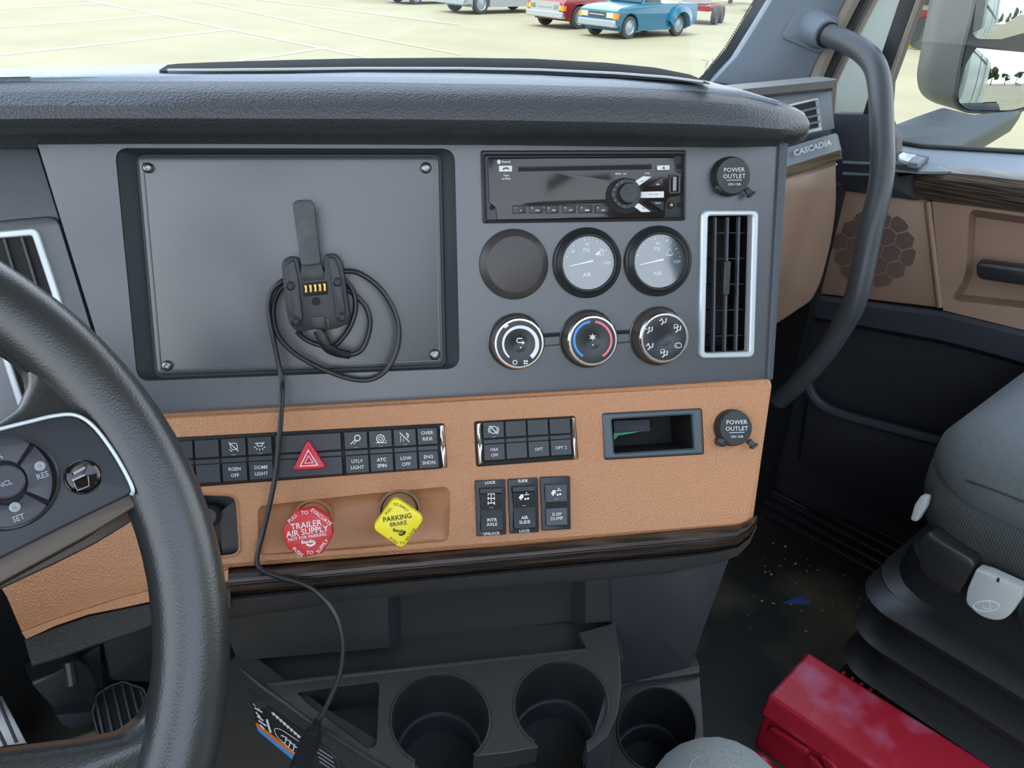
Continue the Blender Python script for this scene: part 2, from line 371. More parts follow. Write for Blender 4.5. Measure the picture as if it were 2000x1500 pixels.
# wood strip and padded lower edge
wx = [415, 560, 700, 850, 1000, 1150, 1300, 1390, 1440, 1464, 1478]
wt = [1120, 1108, 1096, 1082, 1068, 1054, 1040, 1032, 1028, 1018, 1008]
wb = [1167, 1153, 1140, 1126, 1112, 1098, 1085, 1076, 1066, 1048, 1022]
mb = MB(); mb.loft([[B.hit(x, a+(b-a)*t, h) for t, h in ((-.2, -.012), (-.04, .000), (.08, .007), (.3, .0105), (.46, .0105), (.5, .0065), (.56, .0065), (.6, .0095), (.85, .006), (1, -.004), (1, -.02))] for x, a, b in zip(wx, wt, wb)], False)
obj('wood_strip', mb, M_wood, dash, 'dark brown wood strip below the tan leather', ang=25)
sb = [1213, 1192, 1173, 1160, 1147, 1134, 1121, 1105, 1086, 1062, 1030]
mb = MB(); mb.loft([[B.hit(x, a+(b-a)*t, h) for t, h in ((0, -.012), (.05, -.003), (.2, .001), (.8, -.010), (1, -.016), (1, -.05))] for x, a, b in zip(wx, wb, sb)], False)
obj('padded_edge', mb, M_soft, dash)
KP = Pl(B.hit(1250, 1125, -.016), NH)
mb = MB(); mb.plate(KP, rr([(1190, 1120), (1340, 1110), (1430, 1084), (1374, 1238), (1352, 1306), (1200, 1345)], 8), 0, .25, 6); obj('kick_panel', mb, M_kick, dash)
# end face of the dash beyond the tan band
mb = MB(); mb.prism([A.hit(1500, 742, -.01), B.hit(1505, 745, -.02), B.hit(1470, 1024, -.02), B.hit(1430, 1088, -.03)], UPF*.3); obj('end_panel', mb, M_kick, dash)

# ------------------------------------------------------------------ blanking plate
PLT = rr([(269, 305), (857, 306), (867, 712), (307, 733)], 12)
bp = root('blanking_plate', A.hit(570, 520, -.012), 'flat dark rectangular blanking plate screwed into the dash recess', 'panel')
mb = MB(); mb.plate(A, PLT, -.0085, .004, 3); obj('plate', mb, M_plate, bp)
mb = MB(); 
for a in (5, ): mb.frame(A, inset(PLT, 7), inset(PLT, 9.5), -.0080, .0006, .3)
obj('raised_border', mb, M_plate, bp)
for x, y in ((289, 328), (832, 328), (849, 692), (326, 714)):
    s = A.sc(x, y); c = A.hit(x, y, -.0085)
    mb = MB(); mb.lathe(c, A.n, [(11*s, 0), (11*s, .001), (9.5*s, .0026), (7*s, .0034), (4.6*s, .0036), (4.2*s, .0014), (1e-4, .0012)], 24); obj('screw', mb, M_steel, bp)

# ------------------------------------------------------------------ vents
def vent(name, P, outer, inner, louv, label, tab=None, vanes=5, flat=False):
    r = root(name, P.hit(*outer[0], -.03), label, 'air vent', 'tall silver framed dash vents')
    mb = MB(); mb.frame(P, rr(outer, 12), rr(inner, 5), .005, .008, 2.5, .012); obj('frame', mb, M_satin, r)
    mb = MB(); mb.poly(P, rr(inner, 5), .0008) if flat else mb.pocket(P, rr(inner, 5), .002, .05, 2); obj('duct', mb, M_pit, r)  # flat variant: a black sheet paints the dark inside the vent
    for k in range(0 if flat else vanes):
        t = (k+.7)/(vanes+.4); mb = MB(); a, b = bil(inner, .02, t), bil(inner, .98, t); p, q = P.hit(*a, -.022), P.hit(*b, -.022); mb.box((p+q)/2, (q-p)/2, P.n*.009, P.v*.0006); obj('vane', mb, M_blk, r)
    for (x0, y0), (x1, y1) in louv:
        mb = MB(); p, q = P.hit(x0, y0, .0022 if flat else -.003), P.hit(x1, y1, .0022 if flat else -.003); mb.box((p+q)/2, (q-p)/2, P.u*.0011, P.n*(.001 if flat else .003)); obj('louver', mb, M_edge, r, bevel=.0006)
    if tab:
        p, q = P.hit(*tab[0], .0005), P.hit(*tab[1], .0005); mb = MB(); mb.box((p+q)/2, (q-p)/2, P.u*.0032, P.n*.0035); obj('slider', mb, M_blk2, r, bevel=.001)
    return r
vent('air_vent', A, [(1371, 411), (1483, 411), (1474, 698), (1366, 700)], [(1384, 421), (1471, 420), (1464, 687), (1377, 690)],
     [((1396, 424), (1392, 688)), ((1420, 424), (1414, 687)), ((1442, 423), (1436, 686))], 'tall silver framed vent with vertical louvers right of the gauges', ((1419, 510), (1416, 576)))
LV = Pl(L.p+L.n*.0066, L.n)
vent('air_vent', LV, [(-74, 458), (72, 445), (192, 810), (40, 812)], [(-60, 470), (62, 460), (176, 800), (50, 802)],
     [((-30, 468), (72, 800)), ((8, 466), (108, 800)), ((42, 462), (146, 800))], 'silver framed vent behind the steering wheel rim', flat=True)
# ------------------------------------------------------------------ centre console with cup holders
con = root('console', DK.hit(900, 1400, -.3), 'dark grey plastic centre console with two cup holders and open tray', 'console')
mb = MB(); mb.plate(BW, [(425, 1195), (760, 1150), (1206, 1115), (1206, 1216), (1108, 1213), (785, 1251), (758, 1262), (460, 1300)], 0, .02); obj('back_wall', mb, M_con, con)
mb = MB(); mb.plate(BW, [(425, 1195), (757, 1158), (762, 1266), (462, 1292)], .026, .026); obj('tray_step', mb, M_con, con, bevel=.0012)
mb = MB(); mb.loft([[BW.hit(756, 1150, .0255), BW.hit(783, 1148, -.002)], [BW.hit(761.5, 1266, .0255), BW.hit(786, 1253, -.002)]], False); obj('tray_rib', mb, M_kick, con)
mb = MB(); mb.plate(BW, rr([(1143, 1136), (1204, 1130), (1203, 1214), (1143, 1219)], 3, 2), .022, .022, 2); obj('end_block', mb, M_con, con)
mb = MB(); mb.loft([[BW.hit(1115, 1128, -.002), BW.hit(1144, 1125, .0215)], [BW.hit(1111, 1214, -.002), BW.hit(1144, 1220, .0215)]], False); obj('end_rib', mb, M_con, con)
mb = MB(); mb.plate(TR, [(440, 1280), (762, 1240), (1110, 1205), (1206, 1205), (1220, 1290), (1147, 1292), (666, 1345), (500, 1370)], 0, .01); obj('tray_floor', mb, M_con, con)
c1 = ell(860, 1407, 97, 92, 44, 48, -240); c2 = ell(1096, 1377, 92, 87, 44, 58, -235)
BIN = rr([(580, 1352), (741, 1331), (735, 1456), (718, 1462), (602, 1374)], [6, 8, 8, 6, 6], 4)
deck = [(448, 1290), (468, 1292), (505, 1337), (560, 1332), (666, 1321), (900, 1296), (1147, 1270), (1130, 1236), (1203, 1216), (1210, 1280), (1213, 1340), (1206, 1395), (1187, 1438), (1148, 1470)]+c2+[(1052, 1459), (990, 1470), (933, 1476)]+c1+[(800, 1530), (765, 1530), (750, 1500), (610, 1413)]
mb = MB(); mb.holed(DK, deck[2:8]+deck[8:], [BIN], 0, .030); obj('deck', mb, M_con, con, bevel=.0016)
mb = MB(); dl = [DK.hit(x, y, .0005) for x, y in [(448, 1288), (505, 1337), (560, 1376), (610, 1413), (680, 1457), (750, 1501), (790, 1526)]]; mb.tube(spline(dl, 3), .0026, 8); obj('edge_bead', mb, M_con, con)
mb = MB(); mb.tube([DK.hit(x, y, -.001) for x, y in [(520, 1338), (666, 1321), (900, 1296), (1147, 1270)]], .0022, 8); obj('deck_lip', mb, M_con, con)
mb = MB(); mb.pocket(DK, BIN, 0, .035, 8); obj('coin_bin', mb, M_blk, con)
def cup(arc, cx, cy, depth, par, P=DK, full=None):
    c = P.hit(cx, cy); dn = -P.n; top = [P.hit(x, y, .0) for x, y in arc]
    lo = lambda k, d: [c+(p-c)*k+dn*d for p in top]
    h = root('cup_holder', c+dn*depth) if False else None
    mb = MB(); mb.loft([lo(1.03, -.0006), lo(1.0, .0006), lo(.985, .006), lo(.95, depth*.72)], full is not None); o = obj('cup_holder', mb, M_blk, par, ang=50)
    ringp = [P.hit(x, y) for x, y in (full or ell(cx, cy, *(par_r)))]
    lo2 = lambda k, d: [c+(p-c)*k+dn*d for p in ringp]
    mb = MB(); mb.loft([lo2(.955, depth*.70), lo2(.93, depth*.715), lo2(.88, depth*.72), lo2(.85, depth*.75), lo2(.83, depth)], True, False, True); obj('cup_base', mb, M_blk2, par, ang=30)
    mb = MB(); mb.tube([c+(p-c)*1.0+P.n*.0003 for p in top]+([P.n*.0003+top[0]] if full else []), .0011, 6); obj('cup_rim', mb, M_con, par)
    if full is None:
        mb = MB(); lp = [p for p in ringp]; mb.loft([lo2(1.0, .045), lo2(.96, depth*.72)], True); obj('cup_sleeve', mb, M_blk, par)
par_r = (97, 92); cup(c1, 860, 1407, .10, con)
par_r = (92, 87); cup(c2, 1096, 1377, .10, con)
P1, P2 = DK.hit(505, 1338), DK.hit(750, 1500); dd = (P2-P1).normalized(); nn = dd.cross(V((0, 0, -1)));
if nn.dot(C0-P1) < 0: nn = -nn
SD = Pl(P1, (nn+Z*.10).normalized())
mb = MB(); mb.plate(SD, [(448, 1291), (505, 1339), (560, 1378), (610, 1415), (680, 1459), (750, 1503), (790, 1530), (800, 1640), (400, 1640), (410, 1300)], 0, .02); obj('side_panel', mb, M_con, con)
mb = MB(); mb.prism([DK.hit(1210, 1270, -.002), DK.hit(1213, 1340, -.002), DK.hit(1187, 1438, -.002), DK.hit(1148, 1470, -.002)], V((0, 0, -.3))); obj('side_wall', mb, M_kick, con)
# printed sticker on the driver's side of the console
stk = root('sticker', SD.hit(560, 1470), 'black instruction sticker with white print and orange and blue stripe on console side', 'sticker')
mb = MB(); mb.plate(SD, rr([(488, 1356), (640, 1462), (690, 1520), (640, 1530), (502, 1424)], 4), .0008, .0006); obj('backing', mb, M_blk, stk)
mb = MB(); mb.poly(SD, [(499, 1410), (504, 1413), (610, 1497), (606, 1502), (501, 1419)], .0012); obj('orange_stripe', mb, mat('orange print', (226, 120, 40), .5), stk)
mb = MB(); mb.poly(SD, [(501, 1419), (606, 1502), (600, 1508), (504, 1428)], .0012); obj('blue_stripe', mb, M_blue, stk)
mb = MB()
for k in range(7):
    x, y = 492+k*2.6, 1366+k*8.2; mb.stroke(SD, [(x, y), (x+9+3*(k % 3), y+9+2*(k % 2))], 2.6, .0014)
mb.stroke(SD, [(521, 1405), (525, 1420), (529, 1431)], 4, .0014)
for k in range(9):
    x, y = 531+k*7, 1391+k*6.2; mb.stroke(SD, [(x, y), (x+4, y+7)], 2.4, .0014); mb.stroke(SD, [(x+3, y+1), (x+7, y+6)], 2.2, .0014)
for k in range(4): mb.stroke(SD, [(549+k*8, 1436+k*7), (560+k*8, 1441+k*7), (556+k*8, 1452+k*7)], 2.4, .0014)
mb.stroke(SD, rr([(534, 1422), (548, 1424), (590, 1452), (600, 1484), (585, 1480), (540, 1438)], 6, 3), 1.2, .0014, True)
obj('lettering', mb, M_wht, stk)
mb = MB(); mb.frame(SD, rr([(600, 1444), (640, 1462), (664, 1490), (668, 1530), (600, 1530)], 9, 3), rr([(602, 1447), (638, 1465), (661, 1491), (665, 1530), (602, 1530)], 8, 3), .001, .001, .2); obj('border', mb, M_con, con)
mb = MB()
for k in range(4): mb.stroke(SD, [(618+k*2, 1460+k*9), (650+k*2, 1481+k*9)], 2.0, .001)
obj('embossed_lines', mb, M_gry, con)
# lower cup holder beside the kick panel
sb_ = root('side_cup_bin', at(1290, 1420, .875)-Z*.28, 'lower black plastic bin with third cup holder beside the floor', 'cup holder')
HB = Pl(at(1287, 1418, .875), Z*.99+NH*.12)
hole = ell(1283, 1424, 77, 82, 44)
mb = MB(); mb.holed(HB, [(1206, 1350), (1235, 1334), (1366, 1322), (1372, 1400), (1376, 1480), (1378, 1560), (1180, 1560), (1190, 1450)], [hole], 0, .27); obj('body', mb, M_con, sb_)
cup(hole, 1283, 1424, .10, sb_, HB, hole)
mb = MB(); mb.loft([[HB.hit(x, y+18, .0), HB.hit(x, y+14, .006), HB.hit(x, y+4, .010), HB.hit(x, y, .012), HB.hit(x, y, .0)-NH*.02] for x, y in ((1200, 1334), (1235, 1318), (1300, 1310), (1366, 1300))], False); obj('rear_lip', mb, M_soft, sb_)
# ------------------------------------------------------------------ radio
def px1(x, y, ox, oy, k): return (ox+x/k, oy+y/k)
z1 = lambda *p: [px1(x, y, 930, 280, 4.762) for x, y in p]
rad = root('car_radio', A.hit(1140, 365, 0), 'gloss black car radio with round volume knob set in the fascia', 'radio')
mb = MB(); mb.frame(A, rr(z1((45, 65), (1958, 62), (1952, 715), (65, 742)), 4), rr(z1((78, 112), (1940, 108), (1936, 690), (96, 716)), 3), .004, .006, 3); obj('bezel', mb, M_blk, rad)
mb = MB(); mb.plate(A, rr(z1((78, 112), (1940, 108), (1936, 690), (96, 716)), 3), .0005, .004, 1); obj('mount_face', mb, M_blk2, rad)
mb = MB(); mb.plate(A, rr(z1((108, 130), (1848, 120), (1852, 262), (1918, 278), (1916, 480), (1800, 496), (1762, 560), (1755, 692), (192, 716), (186, 604), (120, 552)), 4, 3), .0028, .0025, 1.5); obj('faceplate', mb, M_gls, rad)
for x, y in ((133, 222), (1892, 213), (145, 598), (1893, 570)):
    c = z1((x, y))[0]; s = A.sc(*c); mb = MB(); mb.lathe(A.hit(*c, .0006), A.n, [(4.6*s, 0), (4.6*s, .0008), (3.6*s, .001), (3.2*s, .0004), (1e-4, .0003)], 16); obj('screw_hole', mb, M_pit, rad)
mb = MB(); mb.poly(A, z1((390, 226), (1632, 204), (1632, 240), (390, 262)), .0031); obj('disc_slot', mb, M_pit, rad)
mb = MB(); mb.plate(A, z1((390, 216), (1632, 192), (1632, 204), (390, 226)), .0038, .0012, .3); obj('slot_lip', mb, M_blk, rad)
mb = MB(); mb.plate(A, rr(z1((213, 208), (335, 206), (335, 262), (215, 264)), 1.5, 2), .0042, .0016, .6); b_ = obj('phone_button', mb, M_wht, rad)
mb = MB(); mb.stroke(A, z1((250, 246), (262, 232), (285, 228), (302, 240)), 2.6, .0046); obj('phone_icon', mb, M_dkp, b_)
mb = MB(); mb.plate(A, rr(z1((1683, 206), (1800, 202), (1800, 246), (1685, 250)), 1.5, 2), .0042, .0016, .6); b_ = obj('eject_button', mb, M_wht, rad)
mb = MB(); mb.poly(A, z1((1730, 236), (1745, 214), (1760, 236)), .0046); obj('eject_icon', mb, M_dkp, b_)
txt('Bluetooth', A, *z1((280, 172))[0], 3.6, M_wht, rad, 0, .0036, .82, .03)
mb = MB(); mb.poly(A, ell(*z1((212, 172))[0], 3.4, 4.4, 16), .0036); obj('bluetooth_mark', mb, M_wht, rad)
txt('Tune', A, *z1((280, 299))[0], 3.6, M_wht, rad, 0, .0036, 1, .03); txt('to Now', A, *z1((280, 328))[0], 3.6, M_wht, rad, 0, .0036, 1, .03)
txt('MENU  OK', A, *z1((1345, 284))[0], 3.2, M_wht, rad, 0, .0036, 1, .02); txt('PWR', A, *z1((1590, 280))[0], 3.0, M_wht, rad, 0, .0036, 1, .02)
kc = z1((1395, 470))[0]; s = A.sc(*kc)
mb = MB(); mb.poly(A, ell(*z1((1385, 486))[0], 38, 35, 36), .0032); obj('dial_ground', mb, M_pit, rad)
mb = MB(); mb.lathe(A.hit(*kc, .003), A.n, [(29*s, 0), (29*s, .0012), (27*s, .002), (20*s, .002), (19*s, .009), (17.5*s, .0105), (15.5*s, .0105), (14.5*s, 0.0106), (10*s, .0100), (1e-4, .0106)], 40); kn = obj('volume_knob', mb, M_blk2, rad)
mb = MB(); kc2 = A.hit(*kc, .003)
mb.lathe(kc2, A.n, [(18.2*s, .0095), (18.2*s, .0102), (17.4*s, .0108)], 40); obj('knob_ring', mb, M_steel, kn)
mb = MB()
for a in (100, 125, 150, 175, 200, 225, 250): mb.stroke(A, [(kc[0]+22*math.cos(math.radians(a)), kc[1]+22*math.sin(math.radians(a))), (kc[0]+26.5*math.cos(math.radians(a)), kc[1]+26.5*math.sin(math.radians(a)))], 1.4, .0054)
obj('tick_marks', mb, M_gry, rad)
for nm, q, m, t, tx in (('fan_button', ((1458, 366), (1552, 304), (1636, 308), (1512, 398)), M_wht, 'SRC', (1545, 350)), ('fan_button', ((1525, 450), (1748, 445), (1748, 505), (1525, 508)), M_wht, 'SCRN   DISP', (1650, 475)), ('fan_button', ((1466, 584), (1508, 552), (1630, 636), (1540, 640)), M_wht, 'BND', (1560, 604)),
                         ('fan_button', ((1590, 402), (1735, 308), (1742, 402)), M_blk2, 'SEEK', (1690, 382)), ('fan_button', ((1600, 538), (1746, 540), (1742, 634)), M_blk2, 'TRACK', (1690, 556)), ('fan_button', ((1540, 560), (1596, 600), (1690, 636), (1640, 636)), M_blk2, None, None)):
    mb = MB(); mb.plate(A, rr(z1(*q), 1.5, 2), .0046, .0018, .8); b_ = obj(nm, mb, m, rad, 'white fan-shaped radio button' if m is M_wht else None)
    if t: txt(t, A, *z1(tx)[0], 2.4, M_gry if m is M_wht else M_wht, b_, 22 if t == 'SRC' else (-30 if t == 'BND' else 0), .0052, 1, .02)
for k, (a, b) in enumerate(((340, 465), (495, 615), (650, 768), (805, 928), (957, 1084), (1108, 1236))):
    y = 578-k*.6; q = z1((a, y), (b-(26 if k == 5 else 0), y), (b, y+72), (a, y+76))
    mb = MB(); mb.plate(A, rr(q, 1.5, 2), .0044, .0016, 1.2); b_ = obj('preset_button', mb, M_blk2, rad)
    txt(str(k+1), A, q[0][0]+5, q[0][1]+5, 3.4, M_wht, b_, 0, .005, 1, .02); txt(('II', 'SCN', 'RPT', 'ATT', 'MEM', 'ESC')[k], A, q[0][0]+16, q[0][1]+10, 3.2, M_wht, b_, 0, .005, .9, .02)
mb = MB(); mb.frame(A, rr(z1((1798, 288), (1902, 284), (1900, 464), (1794, 468)), 1.5, 2), rr(z1((1814, 302), (1884, 300), (1882, 448), (1812, 450)), 1, 2), .0038, .001, .4); u_ = obj('usb_port', mb, M_gls, rad)
mb = MB(); mb.plate(A, z1((1832, 312), (1864, 310), (1862, 440), (1830, 442)), .0042, .0008, .3); obj('usb_tongue', mb, M_gry, u_)
c = z1((1817, 572))[0]; s = A.sc(*c); mb = MB(); mb.lathe(A.hit(*c, .0006), A.n, [(7*s, 0), (7*s, .002), (5.6*s, .0024), (4*s, .0024), (3.6*s, .0006), (1e-4, .0005)], 20); j_ = obj('aux_jack', mb, M_blk, rad)
mb = MB(); mb.lathe(A.hit(*c, .0012), A.n, [(2.4*s, 0), (2.0*s, .0006), (1e-4, .0006)], 12); obj('jack_contact', mb, M_brass, j_)

# ------------------------------------------------------------------ gauges and blank cap
c = (1003.5, 516.3); s = A.sc(*c); sd = 67.5*s
cap_ = root('gauge_blank', A.hit(*c), 'plain dark round gauge hole cover left of the two air gauges', 'cover')
mb = MB(); mb.lathe(A.hit(*c, 0), A.n, [(sd, -.004), (sd, .001), (sd*.985, .003), (sd*.80, .0075), (sd*.775, .0077), (1e-4, .0077)], 64); obj('cover', mb, mat('blank cover brown black', (62, 58, 57), .36, bump=('noise', 1000, .15, .0004)), cap_)
def gauge(cx, cy, gx, gy, R, r, lab, nums, icon):
    s = A.sc(cx, cy); g = root('air_gauge', A.hit(cx, cy), lab, 'gauge', 'round air pressure gauges'); R *= s; r *= s
    c = A.hit(cx, cy)
    mb = MB(); mb.lathe(c, A.n, [(R, -.004), (R, .002), (R*.985, .004), (R*.93, .0055), (R*.90, .0048), (R*.86, .006), (R*.80, .0085), (R*.77, .0085), (R*.745, .007), (R*.74, .001)], 64); obj('bezel', mb, M_blk, g)
    P = Pl(c+A.n*.0015, A.n); m = lambda a, q: (gx+q*1.0*r/s*math.cos(math.radians(a)), gy+q*1.06*r/s*math.sin(math.radians(a)))
    mb = MB(); mb.lathe(c, A.n, [(R*.745, .0012), (1e-4, .0012)], 48); d = obj('dial', mb, M_dial, g)
    mb = MB()
    for k in range(16):
        a = 195+k*(165/15); mb.stroke(P, [m(a, .93), m(a, .84 if k % 3 == 0 else .88)], 1.6 if k % 3 == 0 else 1, .0004)
    obj('tick_marks', mb, M_cream, d)
    for t, a, q, sz in nums: txt(t, P, *m(a, q), sz, M_cream, d, 0, .0005, 1, .0)
    txt('PSI', P, gx-3, gy-24, 7.5, M_cream, d, 2, .0005, 1, 0); txt('AIR', P, gx-2, gy+24, 7.5, M_cream, d, 2, .0005, 1, 0)
    mb = MB(); x, y = m(-38, .58)
    if icon == 'truck':
        mb.poly(P, [(x-7, y+2), (x-2, y-4), (x+1, y-4), (x+1, y+4), (x-7, y+4)], .0005); mb.stroke(P, [(x+3, y-6), (x+9, y-7), (x+8, y+4), (x+3, y+5)], 1.2, .0005, True)
    else: mb.stroke(P, [(x-7, y+5), (x+1, y-7), (x+7, y+5)], 1.4, .0005, True); mb.stroke(P, [(x-4, y+7), (x+6, y+7)], 1.3, .0005)
    obj('pictogram', mb, M_cream, d)
    Q = Pl(c+A.n*.0035, A.n); mb = MB(); a, b = np.array((gx-37, gy+7.5)), np.array((gx+10, gy-3.5)); nn = np.array((b[1]-a[1], a[0]-b[0])); nn = nn/np.hypot(*nn)
    mb.plate(Q, [tuple(a+nn*.6), tuple(b+nn*1.7), tuple(b-nn*1.7), tuple(a-nn*.6)], .0003, .0006); obj('needle', mb, M_wht, g)
    mb = MB(); mb.lathe(c, A.n, [(R*.745, .0058), (R*.745, .0070), (1e-4, .0072)], 48); obj('lens', mb, M_lens, g)
gauge(1145.7, 513.5, 1148.4, 512.7, 66.5, 48, 'round air gauge with truck pictogram in the middle of the gauge row', [('50', 215, .74, 6), ('60', 268, .70, 6), ('70', 318, .72, 6), ('100', 2, .74, 6)], 'truck')
gauge(1283.9, 510, 1286, 510, 65.5, 47, 'round air gauge at the right end of the gauge row beside the tall vent', [('50', 268, .70, 6), ('100', 2, .74, 6)], 'warn')

# ------------------------------------------------------------------ climate knobs
def knob(bx_, by_, fx, fy, R, r, lab, kind):
    s = A.sc(bx_, by_); c = A.hit(bx_, by_); h = .019; k = root('climate_knob', c, lab, 'knob', 'round climate control knobs'); R *= s; r *= s*.97
    mb = MB(); mb.lathe(c, A.n, [(R, -.004), (R, .0012), (R*.96, .002), (R*.94, .001), (R*.93, .004), (r*1.045, h-.0045)], 56); obj('knob_body', mb, mat('knob side', (74, 71, 66), .3, spec=.9), k)
    mb = MB(); mb.lathe(c, A.n, [(r*1.05, h-.0055), (r*1.05, h-.0014), (r*1.0, h), (r*.93, h), (r*.91, h-.0012)], 56); obj('chrome_ring', mb, M_chr, k)
    mb = MB(); mb.lathe(c, A.n, [(r*.925, h-.002), (r*.92, h-.0006), (r*.86, h-.0004), (r*.36, h-.0004), (r*.33, h-.0008), (r*.2, h-.002), (1e-4, h-.0024)], 48); f = obj('knob_face', mb, M_blk2, k)
    P = Pl(c+A.n*(h-.0004), A.n); rp = r/P.sc(fx, fy); o = P.hit(fx, fy)
    # true face centre in the picture follows from the axis
    rel = lambda a, q: (fx+q*rp*math.cos(math.radians(a)), fy+q*rp*math.sin(math.radians(a)))
    H = .0004
    if kind == 'fan':
        mb = MB(); n = 40
        pts = [rel(130+280*t/n, .70) for t in range(n+1)]
        L_, R_ = [], []
        for t in range(n+1):
            wd = .035+.055*t/n; a = 130+280*t/n; L_.append(P.hit(*rel(a, .70-wd), H)); R_.append(P.hit(*rel(a, .70+wd), H))
        mb.bridge(mb.ring(L_), mb.ring(R_), False); obj('level_arc', mb, M_wht, f)
        mb = MB(); x, y = rel(106, .78); mb.stroke(P, ell(x, y, 4, 4, 14), 1.6, H, True); x, y = rel(73, .78)
        for a in (45, 135, 225, 315): mb.poly(P, [(x, y)]+[(x+5*math.cos(math.radians(a+d)), y+5*math.sin(math.radians(a+d))) for d in (-28, 0, 28)], H)
        obj('fan_icon', mb, M_wht, f)
        mb = MB(); mb.stroke(P, [(fx+4, fy-11), (fx-5, fy-11), (fx-7, fy-6), (fx-4, fy-3), (fx+4, fy-3)], 2, H-.0010); mb.poly(P, [(fx+4, fy-6.5), (fx+9, fy-2.5), (fx+4, fy+.8)], H-.0010); mb.poly(P, ell(fx+1, fy+7, 1.6, 1.6, 8), H-.001); obj('recirculate_icon', mb, M_wht, f)
        mb = MB(); mb.plate(P, [rel(226, 1.02), rel(238, 1.02), rel(238, .88), rel(226, .88)], .0008, .0012, .4); obj('pointer', mb, M_wht, k)
    elif kind == 'temp':
        for a0, a1, m, nm in ((122, 262, M_blue, 'cold_arc'), (-82, 58, M_pink, 'hot_arc')):
            mb = MB(); mb.stroke(P, [rel(a0+(a1-a0)*t/24, .78) for t in range(25)], 4.4, H); obj(nm, mb, m, f)
        mb = MB(); x, y = fx-.5, fy-6
        for a in range(0, 360, 60): mb.stroke(P, [(x, y), (x+6.5*math.cos(math.radians(a+30)), y+6.5*math.sin(math.radians(a+30)))], 1.6, H-.001)
        mb.stroke(P, ell(x, y, 3.4, 3.4, 12), 1.4, H-.001, True); mb.poly(P, ell(fx, fy+9, 1.5, 1.5, 8), H-.001); obj('snowflake_icon', mb, M_wht, f)
    else:
        for i, a in enumerate((-92, -32, 28, 88, 148, 208)):
            x, y = rel(a, .70); mb = MB()
            if i == 2: mb.stroke(P, [(x-7, y+3), (x-5, y-3), (x, y-5), (x+5, y-3), (x+7, y+3), (x+2, y+5), (x-2, y+5)], 1.3, H, True); mb.stroke(P, [(x-3, y), (x-3, y+3)], 1, H)
            else:
                mb.poly(P, ell(x+(0 if i % 2 else -3), y-4, 1.8, 1.8, 8), H); mb.stroke(P, [(x-1, y-2), (x, y+3), (x+5, y+2), (x+6, y-6)], 2, H); mb.stroke(P, [(x, y+3), (x-4, y+7)], 2, H); mb.stroke(P, [(x-8, y-2), (x-4, y-1)], 1.4, H)
                if i in (1, 3): mb.stroke(P, ell(x-3, y-6, 4.5, 3, 10), 1, H, True)
            obj('airflow_icon', mb, M_wht, f)
    return k
knob(1007.7, 666.6, 1016, 672, 55, 48, 'fan speed knob with white arc, leftmost climate knob', 'fan')
knob(1148.4, 661.4, 1157.8, 664.5, 56, 47, 'temperature knob with blue and pink arcs, middle climate knob', 'temp')
knob(1285, 656, 1296.4, 659.3, 56, 46, 'airflow mode knob with six white seat icons, right climate knob', 'mode')
for q in ([(1064, 653), (1096, 651), (1096, 672), (1064, 675)], [(1205, 647), (1232, 646), (1232, 667), (1205, 669)]):
    mb = MB(); mb.frame(A, inset(q, -2), q, .0012, .001, .3); obj('knob_link', mb, M_blk, dash)
    mb = MB(); mb.poly(A, sub(q, 0, 0, 1, .28), .0006); obj('link_slot', mb, M_pit, dash)

# ------------------------------------------------------------------ power outlets
def outlet(P, cx, cy, r, bx_, by_, tx, ty, hx, hy, lab):
    s = P.sc(cx, cy); h = .012; c = P.hit(cx, cy, h)-P.n*h; o = root('power_outlet', c, lab, 'power outlet', 'capped power outlets')
    mb = MB(); mb.lathe(c, P.n, [(r*1.05*s, 0), (r*1.05*s, .004), (r*1.0*s, .006), (r*.93*s, .006)], 40); obj('socket_ring', mb, M_blk, o)
    mb = MB(); mb.lathe(c, P.n, [(r*.93*s, .005), (r*.98*s, .007), (r*.985*s, h-.002), (r*.93*s, h-.0003), (1e-4, h)], 44); cp = obj('rubber_cap', mb, mat('rubber cap', (42, 45, 47), .36, bump=('noise', 400, .1, .0003)), o)
    a = P.hit(cx+(tx-cx)*.7, cy+(ty-cy)*.7, .008); b = P.hit(tx, ty, .010); d = (b-a).normalized(); sd = d.cross(P.n)
    mb = MB(); mb.box((a+b)/2, (b-a)/2, sd*r*.16*s, P.n*.0022); mb.box(b, d*.0012, sd*r*.22*s, P.n*.0036); obj('pull_tab', mb, M_blk2, cp, bevel=.0006)
    mb = MB(); mb.lathe(P.hit(hx, hy, .004)-P.n*.004, P.n, [(r*.30*s, 0), (r*.29*s, .009), (r*.2*s, .0105), (1e-4, .011)], 20); obj('hinge', mb, M_blk2, cp)
    Q = Pl(P.p+P.n*(h+.0004), P.n)
    txt('POWER', Q, cx+1, cy-11, 8.2, M_wht, cp, 1, .0002, 1.02, 0); txt('OUTLET', Q, cx+1, cy+1.5, 8.2, M_wht, cp, 1, .0002, 1.02, 0); txt('12V-15A', Q, cx+1, cy+17, 4.6, M_wht, cp, 1, .0002, 1.1, .01)
    mb = MB(); mb.stroke(Q, [(cx-14, cy+9), (cx+16, cy+8.5)], 1, .0002); obj('rule', mb, M_wht, cp)
outlet(A, 1433, 343, 34, 1425, 348, 1467, 380, 1405, 366, 'round capped power outlet at the top right of the black fascia')
outlet(B, 1438, 836, 32.5, 1432, 838, 1472, 871, 1408, 862, 'round capped power outlet on the tan leather beside the cubby')

